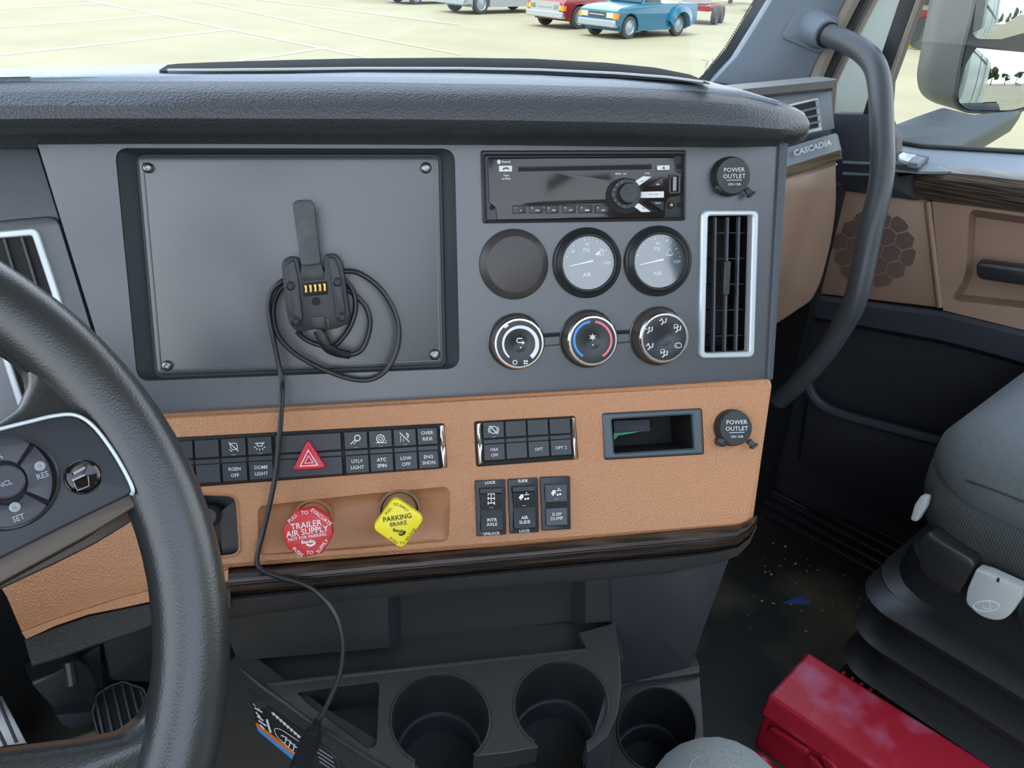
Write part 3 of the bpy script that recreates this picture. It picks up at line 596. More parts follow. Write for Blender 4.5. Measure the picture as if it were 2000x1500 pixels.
# ------------------------------------------------------------------ switch banks
def rocker(P, q, par, top=None, bot=None, icon=None, dark=False, bold=.005, cap=6.6):
    """a rocker: two raised pads with a valley between them, in one quad"""
    mb = MB()
    rows = [(0, .0005), (.03, .0042), (.40, .0034), (.45, .0012), (.54, .0012), (.57, .0030), (.95, .0042), (1, .0005)]
    e = .018
    R = [[P.hit(*bil(q, s_, t), h+d) for s_, d in ((e, -.0026), (e+.02, 0), (1-e-.02, 0), (1-e, -.0026))] for t, h in rows]
    mb.loft(R, False); o = obj('rocker_switch', mb, M_blk2, par, ang=30)
    w0 = abs(q[1][0]-q[0][0]); sl = math.degrees(math.atan2(q[0][1]-q[1][1], q[1][0]-q[0][0])); H = .0048
    for t, tt in ((top, .21), (bot, .77)):
        if t:
            ls = t.split('|')
            for i, l in enumerate(ls):
                x, y = bil(q, .5, tt+(i-(len(ls)-1)/2)*.14); txt(l, P, x, y, cap, M_wht, o, sl, H, 1, bold)
    if icon:
        x, y = bil(q, .5, .21); mb = MB(); icon(mb, P, x, y, H); obj('pictogram', mb, M_wht, o)
        mb = MB(); mb.stroke(P, [bil(q, .42, .385), bil(q, .58, .385)], 1.2, H-.001); obj('indicator', mb, M_gry, o)
    return o
def ic_lamp(mb, P, x, y, H):
    mb.stroke(P, [(x-9, y-4), (x+9, y-5)], 1.6, H); mb.stroke(P, [(x-6, y-4), (x-4, y+1), (x+4, y+1), (x+7, y-5)], 1.6, H)
    for a in (20, 55, 90, 125, 160): mb.stroke(P, [(x+8*math.cos(math.radians(a)), y+1+5*math.sin(math.radians(a))), (x+12*math.cos(math.radians(a)), y+1+9*math.sin(math.radians(a)))], 1.4, H)
def ic_cut(mb, P, x, y, H): mb.stroke(P, rr([(x-8, y-6), (x+6, y-8), (x+9, y+4), (x-2, y+6)], 3, 2), 1.2, H, True); mb.stroke(P, [(x-9, y-9), (x+10, y+8)], 1.6, H); mb.stroke(P, [(x-8, y+5), (x-2, y+9)], 1.4, H)
def ic_util(mb, P, x, y, H): mb.stroke(P, ell(x+3, y-4, 5.5, 5.5, 14), 1.8, H, True); mb.stroke(P, [(x-10, y+8), (x-1, y-1)], 1.6, H); mb.stroke(P, [(x-4, y+8), (x+1, y+2)], 1.2, H)
def ic_spin(mb, P, x, y, H): mb.stroke(P, ell(x, y, 7.5, 7.5, 16), 1.8, H, True); mb.stroke(P, ell(x, y, 3.5, 3.5, 10), 1.4, H, True); mb.stroke(P, [(x-9, y+8), (x+11, y+8), (x+11, y+3)], 1.4, H)
def ic_low(mb, P, x, y, H): mb.stroke(P, [(x-10, y-9), (x+9, y+9)], 1.8, H); mb.stroke(P, [(x-8, y-3), (x-8, y+9)], 1, H); mb.stroke(P, [(x-3, y+2), (x-3, y+9)], 1, H); mb.stroke(P, rr([(x+3, y-9), (x+8, y-5), (x+6, y+2)], 1, 2), 1.3, H, True)
def ic_abs(mb, P, x, y, H): mb.stroke(P, ell(x, y, 7, 7, 16), 1.4, H, True); mb.stroke(P, [(x-8, y-8), (x+8, y+8)], 1.8, H); mb.stroke(P, ell(x, y, 10, 10, 10, 140, 220), 1.3, H); mb.stroke(P, ell(x, y, 10, 10, 10, -40, 40), 1.3, H)
def chrome_end(P, q, par):
    mb = MB(); R = []
    for t in (0, .02, .40, .48, .55, .98, 1):
        d = -.003 if t in (0, 1) else 0; k = .45 if abs(t-.48) < .05 else 1
        R.append([P.hit(*bil(q, s_, t), h+d) for s_, h in ((0, -.002), (.15, .003*k), (.5, .0045*k), (.85, .003*k), (1, -.002))])
    mb.loft(R, False); obj('chrome_end_cap', mb, M_chr, par, 'chrome end cap', ang=50)
swb = root('switch_bank', B.hit(620, 890), 'long black switch bank with red hazard triangle on the tan leather', 'switches')
Q1 = [(377.8, 858.6), (854.3, 833), (859, 915.8), (383, 948)]
out1 = rr([bil(Q1, -.30, -.07), (868, 826.5), (874, 914), bil(Q1, -.30, 1.05)], 4, 3)
mb = MB(); mb.plate(B, out1, .0008, .004, 1.5); obj('bezel', mb, M_pit, swb)
cols1 = [(-.225, -.112, None, None, None), (-.108, -.002, None, None, None), (.0, .1045, None, None, None), (.108, .2145, None, 'RGEN|OFF', ic_cut), (.2175, .3215, None, 'DOME|LIGHT', ic_lamp), (.614, .713, None, 'UTLY|LIGHT', ic_util), (.7155, .8135, None, 'ATC|SPIN', ic_spin), (.816, .912, None, 'LOW|OFF', ic_low), (.9145, .999, 'OVER|RIDE', 'ENG|SHDN', None)]
for s0, s1, t, b, ic in cols1: rocker(B, sub(Q1, s0, 0, s1, 1), swb, t, b, ic, bold=.02 if b and 'ATC' in b else .004)
hz = rocker(B, sub(Q1, .324, 0, .612, 1), swb); hz.name = 'hazard_switch'
tri = [(601, 857), (638, 915), (570, 920)]
mb = MB(); mb.plate(B, rr(tri, 9, 5), .010, .009, 3.5); tr_ = obj('hazard_triangle', mb, M_haz, swb, 'red hazard triangle button')
cen = np.mean(tri, 0); tr2 = lambda k, dy=2: [tuple(cen+(np.array(p)-cen)*k+np.array((0, dy))) for p in tri]
mb = MB(); mb.stroke(B, tr2(.50), 3.6, 0.0106, True); mb.stroke(B, tr2(.24), 2.4, 0.0106, True); obj('triangle_marks', mb, M_wht, tr_)
chrome_end(B, [(856.5, 830.5), (868.5, 829), (873.5, 912.5), (861, 916)], swb)
swr = root('switch_bank', B.hit(1027, 860), 'short black switch bank with chrome ends left of the cubby', 'switches')
Q2 = [(942, 822.5), (1114, 813.5), (1118.5, 892), (945, 905)]
mb = MB(); mb.plate(B, rr([(925.5, 823), (1124, 812), (1130, 897), (930, 912)], 5, 3), .0008, .004, 1.5); obj('bezel', mb, M_pit, swr)
for s0, s1, b, ic in ((0, .248, 'HSA|OFF', ic_abs), (.252, .498, None, None), (.502, .748, 'OPT', None), (.752, 1, 'OPT 2', None)):
    rocker(B, sub(Q2, s0, .02, s1, .98), swr, None, b, ic, cap=5.8, bold=0)
chrome_end(B, [(929, 827), (942, 825), (944.5, 906), (933.5, 909)], swr); chrome_end(B, [(1114.5, 815.5), (1124, 815), (1128.5, 896), (1117.5, 897)], swr)

# ------------------------------------------------------------------ open cubby
cub = root('dash_cubby', B.hit(1277, 848, -.03), 'small open rectangular cubby with grey frame in the tan leather', 'cubby')
mb = MB(); mb.frame(B, rr([(1177.5, 808.5), (1369.5, 798.6), (1374, 885.6), (1181.4, 896.4)], 4), CUB, .003, .0035, 3, .006); obj('frame', mb, mat('cubby frame', (74, 86, 94), .4), cub)
mb = MB(); mb.frame(B, rr([(1176, 807), (1371, 797), (1375.6, 887.5), (1180, 898.5)], 5), rr([(1177.5, 808.5), (1369.5, 798.6), (1374, 885.6), (1181.4, 896.4)], 4), .0006, .0006, .2); obj('gasket', mb, M_pit, cub)
mb = MB(); mb.pocket(B, CUB, .001, .055, 6); obj('liner', mb, M_pit, cub)
mb = MB(); mb.plate(Pl(B.p-B.n*.035, B.n), [(1198, 822), (1268, 819), (1270, 842), (1200, 846)], 0, .004); obj('metal_plate', mb, M_dark, cub)
mb = MB(); mb.plate(Pl(B.p-B.n*.03, B.n), [(1199, 846), (1252, 842), (1236, 846), (1207, 851), (1203, 857), (1199, 858)], 0, .002); obj('circuit_board', mb, mat('circuit green', (30, 140, 84), .4), cub)

# ------------------------------------------------------------------ three rocker switches
def rsw(q, lab, top, bot, name2, icon, grey):
    o = root('toggle_rocker', B.hit(*q[3]), lab, 'switch', 'black rocker switches under the short switch bank')
    mb = MB(); mb.plate(B, rr(q, 2, 2), .003, .005, 1.5); obj('bezel', mb, M_blk, o)
    qi = sub(q, .14, .13, .90, .93); sl = 3; m = M_edge if grey else M_blk
    rows = [(0, .001), (.03, .010), (.13, .0108), (.16, .0085), (.44, .006), (.5, .0052), (.56, .006), (.97, .0105), (1, .002)] if not grey else [(0, .001), (.03, .009), (.42, .0072), (.46, .004), (.54, .004), (.58, .0072), (.97, .009), (1, .002)]
    mb = MB(); mb.loft([[B.hit(*bil(qi, s_, t), h)-B.n*d for s_, d in ((0, .008), (.03, 0), (.97, 0), (1, .008))] for t, h in rows], False); r_ = obj('rocker', mb, m, o, ang=25)
    if grey:
        mb = MB(); mb.poly(B, sub(qi, .02, .44, .98, .56), .0062); obj('valley', mb, M_pit, r_)
    for t, tt in ((top, .045), (bot, .965)):
        if t: txt(t, B, *bil(q, .5, tt), 5.4, M_wht, o, sl, .0036, 1, .02)
    for i, l in enumerate(name2.split('|')): txt(l, B, *bil(qi, .5, (.74 if not grey else .72)+i*.10), 6.2, M_wht, r_, sl, .0105 if not grey else .0095, 1, .012 if not grey else 0)
    x, y = bil(qi, .5, .25 if not grey else .2); H = .010; mb = MB()
    if icon == 'axle':
        for dy in (-9, 0, 9): mb.stroke(B, [(x-6, y+dy), (x+6, y+dy)], 1.6, H); mb.stroke(B, [(x-6, y+dy-3), (x-6, y+dy+3)], 2, H); mb.stroke(B, [(x+6, y+dy-3), (x+6, y+dy+3)], 2, H)
        mb.stroke(B, [(x, y-9), (x, y+9)], 1.5, H)
    else:
        mb.poly(B, [(x-10, y+2), (x-6, y-4), (x-1, y-4), (x-1, y+3), (x-10, y+4)], H); mb.poly(B, ell(x-6, y+5, 2, 2, 8), H); mb.poly(B, ell(x+3, y+5, 2.2, 2.2, 8), H); mb.poly(B, ell(x+8, y+4, 2.2, 2.2, 8), H); mb.stroke(B, [(x+1, y-3), (x+10, y-4)], 1.6, H); mb.poly(B, [(x+3, y-8), (x+7, y-8), (x+5, y-5)], H)
    obj('pictogram', mb, M_wht, r_)
    mb = MB(); x, y = bil(qi, .5, .46 if not grey else .36); mb.stroke(B, [(x-4, y), (x+4, y)], 1.2, H-.001); obj('indicator', mb, M_gry, r_)
rsw([(927.6, 939), (987, 936.6), (989, 1044), (931.5, 1047.6)], 'black rocker switch printed LOCK and UNLOCK, leftmost of three', 'LOCK', 'UNLOCK', 'INTR|AXLE', 'axle', False)
rsw([(991.5, 936), (1050.6, 933), (1053, 1039.5), (996, 1042.5)], 'black rocker switch printed AIR SLIDE, middle of three', 'SLIDE', 'LOCK', 'AIR|SLIDE', 'truck', False)
rsw([(1055, 932), (1113.6, 930), (1115, 1033.5), (1059, 1037)], 'rocker switch with two grey pads printed SUSP DUMP, rightmost of three', None, None, 'SUSP|DUMP', 'truck', True)

# ------------------------------------------------------------------ brake valve knobs
def valve(name, lab, outline, base, rb, m, words, stemm, r):
    h = .046; o = root(name, B.hit(*base, -.009), lab, 'knob')
    mb = MB(); F = outline; mb.plate(B, rr(F, r, 5), h, .012, 4); kb = obj('knob_head', mb, m, o)
    s = B.sc(*base); c = B.hit(*base, .004); ctr = np.mean(F, 0); top = B.hit(*ctr, h-.012)
    mb = MB(); mb.lathe(B.hit(*base, -.009), B.n, [(rb*1.12*s, 0), (rb*1.12*s, .008), (rb*1.02*s, .012), (rb*.98*s, .012)], 40); obj('collar', mb, stemm, o)
    c0 = B.hit(*base, -.002); mb = MB(); mb.tube([c0, c0+(top-c0)*.5, top], [rb*.92*s, rb*.80*s, rb*.72*s], 28); obj('stem', mb, stemm, o)
    for t, x, y, cap, ang, bold in words: txt(t, B, x, y, cap, m is M_red and M_wht or M_dkp, kb, ang, h+.0005, 1, bold)
    return kb, h
k, h = valve('trailer_air_knob', 'red octagonal TRAILER AIR SUPPLY knob in the tan recess', [(577.5, 997), (614, 990.5), (645, 1011), (651, 1045), (631, 1080), (592, 1089), (559.5, 1070), (551, 1036)], (613, 1012), 37, M_red,
    [('TRAILER', 598, 1025.5, 11.5, 9, .008), ('AIR SUPPLY', 600, 1038.5, 11.5, 9, .008), ('NOT FOR PARKING', 600, 1049, 6, 9, .008), ('Bendix', 601, 1058, 6.5, 8, .03), ('PULL', 571.5, 1012.5, 7, 45, .006), ('TO', 595, 1002, 7, 2, .006), ('EVACUATE', 627.5, 1010, 7, -38, .006), ('PUSH', 581.5, 1078, 7, -38, .006), ('TO', 605.5, 1079.5, 7, 2, .006), ('SUPPLY', 630, 1067, 7, 52, .006)], M_tanin, 5)
mb = MB(); mb.stroke(B, [(598, 1063), (606, 1066), (613, 1063), (615, 1058)], 4, h+.0005); obj('swoosh', mb, M_wht, k)
k, h = valve('parking_brake_knob', 'yellow diamond shaped PARKING BRAKE knob in the tan recess', [(771, 969.5), (830.5, 1011), (786, 1074), (726, 1032)], (780, 994), 38, M_yel,
    [('PARKING', 776, 1011.5, 9.5, 9, .012), ('BRAKE', 778, 1023, 8, 9, .008), ('Bendix', 779, 1037, 6, -10, .03), ('PULL', 758.5, 998, 5.5, 52, .002), ('TO', 773, 985.5, 5.5, 5, .002), ('APPLY', 789, 992.5, 5.5, -34, .002), ('PUSH', 769, 1056, 5.5, -36, .002), ('TO', 786, 1061, 5.5, 5, .002), ('RELEASE', 802, 1044, 5.5, 54, .002)], mat('clear stem', (150, 118, 92), .25), 13)
mb = MB(); mb.stroke(B, [(779, 1043), (784, 1045), (790, 1042), (791, 1037)], 4, h+.0005); obj('swoosh', mb, M_dkp, k)

# ------------------------------------------------------------------ device cradle and its cable
zc = lambda *p: [(500+x/3.75, 370+y/3.75) for x, y in p]
cr = root('device_cradle', A.hit(612, 570, 0), 'black device charging cradle with gold contacts fixed to the blanking plate', 'device holder')
hC = .024
ax = (A.hit(632, 640, 0)-A.hit(598, 400, 0)).normalized(); sd = ax.cross(A.n)
body = zc((185, 545), (205, 510), (250, 488), (300, 495), (312, 520), (330, 628), (500, 612), (498, 490), (520, 472), (575, 470), (610, 500), (632, 535), (650, 640), (690, 930), (672, 985), (600, 1015), (520, 1030), (420, 1022), (330, 1048), (285, 1030), (245, 985), (215, 860))
mb = MB(); mb.plate(A, rr(body, 3, 2), hC, .012, 2.5); obj('cradle_body', mb, M_blk, cr)
mb = MB(); mb.prism([A.hit(x, y, hC-.010) for x, y in zc((260, 600), (600, 560), (640, 900), (300, 950))], -A.n*(hC-.009)); obj('mount_base', mb, M_pit, cr)
mb = MB(); mb.plate(A, rr(zc((265, 100), (300, 76), (400, 74), (428, 105), (475, 545), (330, 560)), 6, 3), hC+.003, .004, 2); obj('clip_arm', mb, mat('worn clip plastic', (62, 66, 68), .45, mottle=(60, (84, 88, 90), .45, .8)), cr)
mb = MB(); mb.plate(A, zc((332, 546), (474, 534), (500, 612), (498, 660), (345, 672), (325, 628)), hC+.0005, .003, 2); obj('clip_root', mb, M_blk2, cr)
for q in (((205, 560), (275, 510), (310, 640), (345, 960), (280, 985), (235, 880)), ((520, 490), (580, 500), (625, 640), (660, 920), (590, 960), (545, 640))):
    mb = MB(); mb.plate(A, rr(zc(*q), 5, 3), hC+.0022, .003, 3); obj('side_rail', mb, M_blk2, cr)
for x, y in ((253, 706), (597, 678), (290, 965), (630, 934)):
    p = zc((x, y))[0]; s = A.sc(*p); mb = MB(); mb.lathe(A.hit(*p, hC+.0015), A.n, [(9*s, 0), (9*s, .0018), (7.2*s, .0024), (6*s, .0012), (5*s, .0012), (4*s, .0022), (2.2*s, .0022), (1.6*s, .001), (1e-4, .001)], 20); obj('screw', mb, M_blk2, cr)
qc = zc((338, 690), (520, 672), (528, 768), (348, 785))
mb = MB(); mb.plate(A, rr(qc, 2, 2), hC+.0012, .002, 1); obj('contact_block', mb, M_pit, cr)
for k in range(5):
    mb = MB(); a, b = bil(qc, .12+.19*k, .15), bil(qc, .12+.19*k, .72); x, y = (a[0]+b[0])/2, (a[1]+b[1])/2
    mb.plate(A, [(a[0]-2.6, a[1]), (a[0]+2.6, a[1]), (b[0]+1.8, y), (b[0]+2.6, b[1]), (b[0]-2.6, b[1]), (b[0]-1.8, y)], hC+.0020, .001, .5); obj('contact_pin', mb, M_brass, cr)
p = zc((440, 820))[0]; s = A.sc(*p); mb = MB(); mb.lathe(A.hit(*p, hC+.0006), A.n, [(8*s, 0), (7.4*s, .0006), (1e-4, .0006)], 18); obj('latch_hole_dark', mb, M_pit, cr)  # black disc on the surface painting the dark of a hole
mb = MB(); mb.plate(A, zc((400, 935), (500, 922), (510, 1015), (415, 1022)), hC+.001, .002, 1.5); mb.plate(A, zc((515, 945), (535, 943), (543, 1010), (522, 1013)), hC+.0015, .002, .6); obj('release_catch', mb, M_blk2, cr)
cab = root('charging_cable', A.hit(550, 770, .006), 'thin black coiled charging cable hanging from the cradle to the console', 'cable')
hz_ = lambda l, h: [A.hit(*zc(p[:2])[0], p[2] if len(p) > 2 else h) for p in l]
loop = hz_([(470, 1040, .014), (500, 1120, .016), (560, 1175, .014), (640, 1205, .010), (720, 1205, .008), (790, 1150, .007), (835, 1000, .006), (815, 880, .006), (745, 790, .007), (640, 720, .009), (500, 690, .010), (300, 680, .010), (190, 720, .009), (132, 830, .007), (132, 960, .006), (175, 1090, .006), (300, 1212, .006), (500, 1320, .005), (700, 1388, .006), (850, 1388, .006), (960, 1315, .006), (1030, 1180, .006), (1047, 1020, .006), (1000, 860, .006), (900, 715, .007), (760, 615, .008), (640, 598, .010), (450, 600, .008), (280, 640, .008), (180, 680, .011), (110, 760, .010), (90, 880, .009), (118, 1050, .009), (160, 1250, .008), (188, 1400, .010)], .006)
d0 = (A.hit(551, 765, .014)-C0).length/ray(551, 765).length
dn = (DK.hit(610, 1413, .006)-C0).length/ray(610, 1413).length
low = [(551, 770, None), (546, 850, .014), (536, 940, .012), (516, 1030, .010), (502, 1088, .012), (510, 1112, .014), (548, 1128, .017), (605, 1147, .020)]
pts = loop+[B.hit(x, y, h) if h else A.hit(x, y, .018) for x, y, h in low]
db = (B.hit(605, 1147, .020)-C0).length/ray(605, 1147).length
for i, (x, y) in enumerate([(648, 1190), (668, 1245), (665, 1310), (642, 1370), (618, 1415)]): pts.append(at(x, y, db+(dn-.004-db)*(i+1)/5))
path = spline(pts, 6)
mb = MB(); mb.tube(path, .0023, 10); obj('wire', mb, M_cable, cab)
lp2 = hz_([(300, 1040, .010), (360, 1095, .008), (450, 1135, .007), (560, 1150, .007), (640, 1080, .008), (700, 980, .009), (730, 860, .009), (710, 740, .010), (650, 660, .012)], .006)
mb = MB(); mb.tube(spline(lp2, 5), .0023, 10); obj('wire_loop', mb, M_cable, cab)
sr = hz_([(465, 1035, .016), (490, 1100, .017), (530, 1160, .016), (600, 1195, .012), (690, 1212, .009)], .01)
mb = MB(); sp = spline(sr, 6); mb.tube(sp, [.0048-.0018*i/(len(sp)-1) for i in range(len(sp))], 12)
for i in range(0, len(sp)-1): mb.tube([sp[i], sp[i]+(sp[i+1]-sp[i])*.45], .0056-.0018*i/len(sp), 12)
obj('strain_relief', mb, M_cable, cab, ang=20)
plug = root('usb_plug', at(600, 1460, dn-.01), 'black moulded plug at the lower end of the charging cable', 'plug')
e0, e1 = pts[-1], at(583, 1512, dn-.085); dv = (e1-e0).normalized(); wv = dv.cross(-ray(600, 1460)).normalized(); tv = wv.cross(dv)
mb = MB()
def sect(t, w_, th): 
    c = e0+(e1-e0)*t; return [c+wv*w_*math.cos(2*PI*k/16)*(1 if abs(math.cos(2*PI*k/16)) < .9 else .92)+tv*th*math.sin(2*PI*k/16) for k in range(16)]
mb.loft([sect(.0, .0028, .0028), sect(.10, .0030, .0028), sect(.16, .0075, .0045), sect(.22, .0085, .0052), sect(.42, .0100, .0056), sect(.5, .0090, .0056), sect(.9, .0095, .0056), sect(1.0, .0085, .005)], True, True, True); obj('plug_body', mb, M_cable, plug, ang=50)
mb = MB()
for k in range(4): c = e0+(e1-e0)*(-.07+.045*k); mb.tube([c, c+dv*.0014], .0036+.0004*k, 12)
obj('strain_relief', mb, M_cable, plug)
mb = MB()
for k in range(4): c = e0+(e1-e0)*(.20+.05*k)-tv*.0 ; mb.box(c+tv*(.0055 if tv.dot(-ray(600, 1460)) > 0 else -.0055), wv*.004, dv*.0006, tv*.0006)
obj('grip_ribs', mb, M_blk2, plug)
# ------------------------------------------------------------------ steering wheel
sw = root('steering_wheel', W.p, 'large black leather steering wheel with button pad on the right spoke', 'steering wheel')
e1 = V((1, 0, 0)); e2 = WN.cross(e1)
def torus(Rm, ra, rb, n=96, m=20):
    mb = MB(); rings = []
    for i in range(n):
        a = 2*PI*i/n; d = e1*math.cos(a)+e2*math.sin(a)
        rings.append([W.p+d*(Rm+ra*math.cos(2*PI*k/m))+WN*(rb*math.sin(2*PI*k/m)) for k in range(m)])
    R = [mb.ring(r) for r in rings]
    for i in range(n): mb.bridge(R[i], R[(i+1) % n])
    return mb
def mirrored(mb):
    m = MB(); m.v = [V((2*W.p.x-v.x, v.y, v.z)) for v in mb.v]; m.f = list(mb.f); return m
obj('rim', torus(.2115, .0185, .0175), M_grip, sw)
mb = MB(); mb.plate(W, rr([(-120, 905), (-60, 838), (0, 811), (34, 788), (52, 748), (48, 712), (22, 680), (-10, 660), (60, 600), (160, 690), (265, 810), (345, 950), (372, 1060), (340, 1110), (309, 1090), (298, 1030), (280, 990), (258, 985), (180, 1040), (0, 1139), (-120, 1195)], 10, 3), .006, .026, 26, .010); obj('spoke', mb, M_grip, sw, ang=60); obj('spoke', mirrored(mb), M_grip, sw, ang=60)
mb = MB(); mb.plate(W, rr([(-120, 1480), (0, 1473), (160, 1452), (240, 1437), (280, 1408), (306, 1350), (318, 1290), (372, 1330), (420, 1420), (400, 1640), (-120, 1640)], 12, 3), .004, .026, 22, .010); obj('lower_spoke', mb, M_grip, sw, ang=60); obj('lower_spoke', mirrored(mb), M_grip, sw, ang=60)
mb = MB(); mb.plate(W, rr([(-120, 868), (-30, 846), (40, 828), (100, 814), (146, 812), (178, 832), (212, 874), (240, 920), (258, 956), (252, 966), (120, 1030), (0, 1090), (-120, 1150)], 7, 3), .012, .010, 5); pad = obj('button_pad', mb, M_hub, sw); obj('button_pad', mirrored(mb), M_hub, sw)
mb = MB(); mb.plate(W, rr([(-120, 1150), (0, 1088), (120, 1028), (254, 962), (268, 985), (262, 990), (180, 1040), (0, 1138), (-120, 1196)], 4, 3), .0085, .01, 3); obj('pad_underside', mb, M_taupe, sw)
mb = MB(); mb.tube(spline([W.hit(x, y, .0125) for x, y in [(-60, 855), (0, 838), (60, 823), (105, 812.5), (146, 810.5), (180, 830), (214, 872), (243, 920), (259, 955), (256, 967)]], 5), .0010, 8); obj('pad_trim', mb, M_satin, sw, 'silver edge line of the button pad')
c = (11, 943); s = W.sc(*c)
cp = W.hit(*c, .012)
mb = MB(); mb.lathe(cp, WN, [(108*s, 0), (106*s, .0022), (101*s, .003), (97*s, .0015), (95*s, -.0005)], 64); obj('button_ring', mb, M_blk, pad)
mb = MB(); mb.lathe(cp, WN, [(96*s, .0003), (1e-4, .0003)], 48); obj('button_well', mb, M_pit, pad)
sec = lambda a0, a1, q0, q1: [(c[0]+q1*math.cos(math.radians(a)), c[1]+q1*math.sin(math.radians(a))) for a in np.linspace(a0, a1, 14)]+[(c[0]+q0*math.cos(math.radians(a)), c[1]+q0*math.sin(math.radians(a))) for a in np.linspace(a1, a0, 8)]
for a0, a1, t, tp, dot in ((-52, 22, 'RES', (83, 929), (78, 911)), (28, 130, 'SET', (36, 1012), (29, 991)), (-138, -58, 'R', (-2, 890), None), (136, 216, None, None, None)):
    mb = MB(); mb.plate(W, sec(a0, a1, 43, 92), .0148, .002, 3.5); b_ = obj('sector_button', mb, mat('wheel button', (58, 58, 66), .4), pad)
    if t: txt(t, W, tp[0], tp[1], 11 if t != 'R' else 15, M_gry, b_, 20, .0155, 1, .02)
    if dot:
        mb = MB(); mb.lathe(W.hit(*dot, .0145), WN, [(11.5*s, 0), (11*s, .0012), (7*s, .0016), (1e-4, .001)], 24); mb.lathe(W.hit(*dot, .0157), WN, [(3*s, 0), (1e-4, .0008)], 10); obj('indicator', mb, M_gry, b_)
mb = MB(); mb.lathe(cp, WN, [(39*s, 0), (38*s, .0028), (34*s, .0035), (1e-4, .0035)], 36); b_ = obj('cancel_button', mb, mat('wheel button', (58, 58, 66), .4), pad)
txt('CNCL', W, 5, 947, 10, M_gry, b_, 20, .0160, 1, .02)
mb = MB(); q = W.hit(162, 932, .012); mb.lathe(q, WN, [(41*s, 0), (40*s, .0016), (37.5*s, .002), (36.5*s, .001), (35*s, .0032), (28*s, .0042), (1e-4, .0030)], 40); b_ = obj('round_button', mb, M_gls, pad)
mb = MB(); mb.stroke(W, [(143, 925), (166, 913)], 5, .0170); mb.stroke(W, [(140, 939), (166, 927)], 4, .0170); mb.stroke(W, [(143, 940), (151, 958), (174, 949), (172, 930)], 2, .0170); obj('pictogram', mb, M_gry, b_)
mb = MB(); mb.plate(Pl(W.p-WN*.03, WN), rr([(-120, 1200), (0, 1149), (110, 1098), (190, 1058), (262, 1014), (268, 990), (200, 985), (0, 1080), (-120, 1140)], 8, 3), 0, .012, 4); obj('spoke_back', mb, M_taupe, sw)
mb = MB(); mb.lathe(W.p-WN*.06, WN, [(.09, 0), (.085, .045), (.07, .062), (1e-4, .066)], 40); obj('hub', mb, M_hub, sw)
col = root('steering_column', W.p-WN*.3, 'dark steering column shroud going down behind the wheel', 'steering column')
mb = MB(); mb.tube([W.p-WN*.07, W.p-WN*.16, W.p-WN*.30], [.050, .058, .05], 24); obj('shroud', mb, M_blk, col)
mb = MB(); mb.tube([W.p-WN*.28, W.p-WN*.62], [.028, .028], 16); obj('shaft', mb, M_blk2, col)

# ------------------------------------------------------------------ footwell and pedals
PD = Pl(at(240, 1385, 1.2), (-.05, -.72, .69))
ap = root('accelerator_pedal', PD.hit(240, 1440, -.02), 'black ribbed accelerator pedal with chamfered top in the footwell', 'pedal')
po = rr([(177, 1392), (186, 1355), (214, 1337), (240, 1328), (282, 1343), (297, 1384), (300, 1450), (196, 1462)], 5, 3)
mb = MB(); mb.plate(PD, po, 0, .016, 5); obj('pedal_plate', mb, M_pit, ap)
mb = MB(); mb.frame(PD, po, inset(po, 6), .006, .006, 1.5); obj('pedal_rim', mb, M_blk2, ap)
for x0, y0, x1, y1 in ((186, 1362, 205, 1450), (201, 1349, 224, 1450), (220, 1340, 246, 1450), (238, 1335, 266, 1450), (256, 1340, 284, 1445), (274, 1347, 295, 1420)):
    mb = MB(); mb.plate(PD, [(x0-3, y0), (x0+3, y0), (x1+3, y1), (x1-3, y1)], .007, .008, 1.2); obj('tread_rib', mb, M_blk2, ap)
mb = MB(); mb.box(PD.hit(240, 1395, -.03)+V((0, .06, -.02)), V((.02, 0, 0)), V((0, .08, .02)), V((0, 0, .012))); obj('pedal_arm', mb, M_blk, ap)
bk = root('brake_pedal', PD.hit(10, 1440, -.02), 'silver metal edged brake pedal at the left edge of the footwell', 'pedal')
mb = MB(); mb.plate(PD, [(-70, 1390), (4, 1357), (54, 1452), (8, 1458), (-40, 1470)], 0, .014, 3); obj('pedal_plate', mb, M_steel, bk)
for a, b in (((-6, 1364), (32, 1452)), ((-30, 1376), (10, 1458))):
    mb = MB(); mb.plate(PD, [(a[0]-3, a[1]), (a[0]+4, a[1]-2), (b[0]+4, b[1]-2), (b[0]-3, b[1])], .003, .004, 1); obj('tread_rib', mb, M_blk, bk)
mb = MB(); mb.tube([PD.hit(-30, 1400, -.01), PD.hit(-30, 1400, -.01)+V((0, .12, .3))], .012, 10); obj('pedal_arm', mb, M_blk, bk)
FW = Pl((0, 1.02, 0), (0, -1, .25))
hb = root('pedal_bracket', FW.hit(110, 1380, .02), 'dark pedal bracket and heater duct on the footwell firewall', 'bracket')
mb = MB(); mb.plate(FW, rr([(62, 1336), (112, 1312), (150, 1288), (172, 1300), (192, 1340), (180, 1386), (150, 1394), (112, 1392)], 5, 3), .10, .06, 4); obj('treadle_housing', mb, M_blk, hb)
mb = MB(); mb.plate(FW, [(108, 1396), (178, 1390), (184, 1414), (140, 1424), (122, 1416)], .12, .05, 3); obj('pedal_stop', mb, M_blk2, hb)
mb = MB(); mb.plate(FW, [(142, 1338), (156, 1284), (196, 1262), (202, 1344)], .06, .05, 3); obj('gusset', mb, M_blk, hb)
mb = MB(); mb.tube([FW.hit(133, 1290, .1), FW.hit(140, 1335, .1)], .008, 10); obj('pin', mb, M_steel, hb)
mb = MB(); mb.plate(FW, rr([(196, 1235), (330, 1180), (420, 1180), (420, 1340), (215, 1330)], 10, 3), .05, .05, 5); obj('duct_cover', mb, M_blk2, hb)
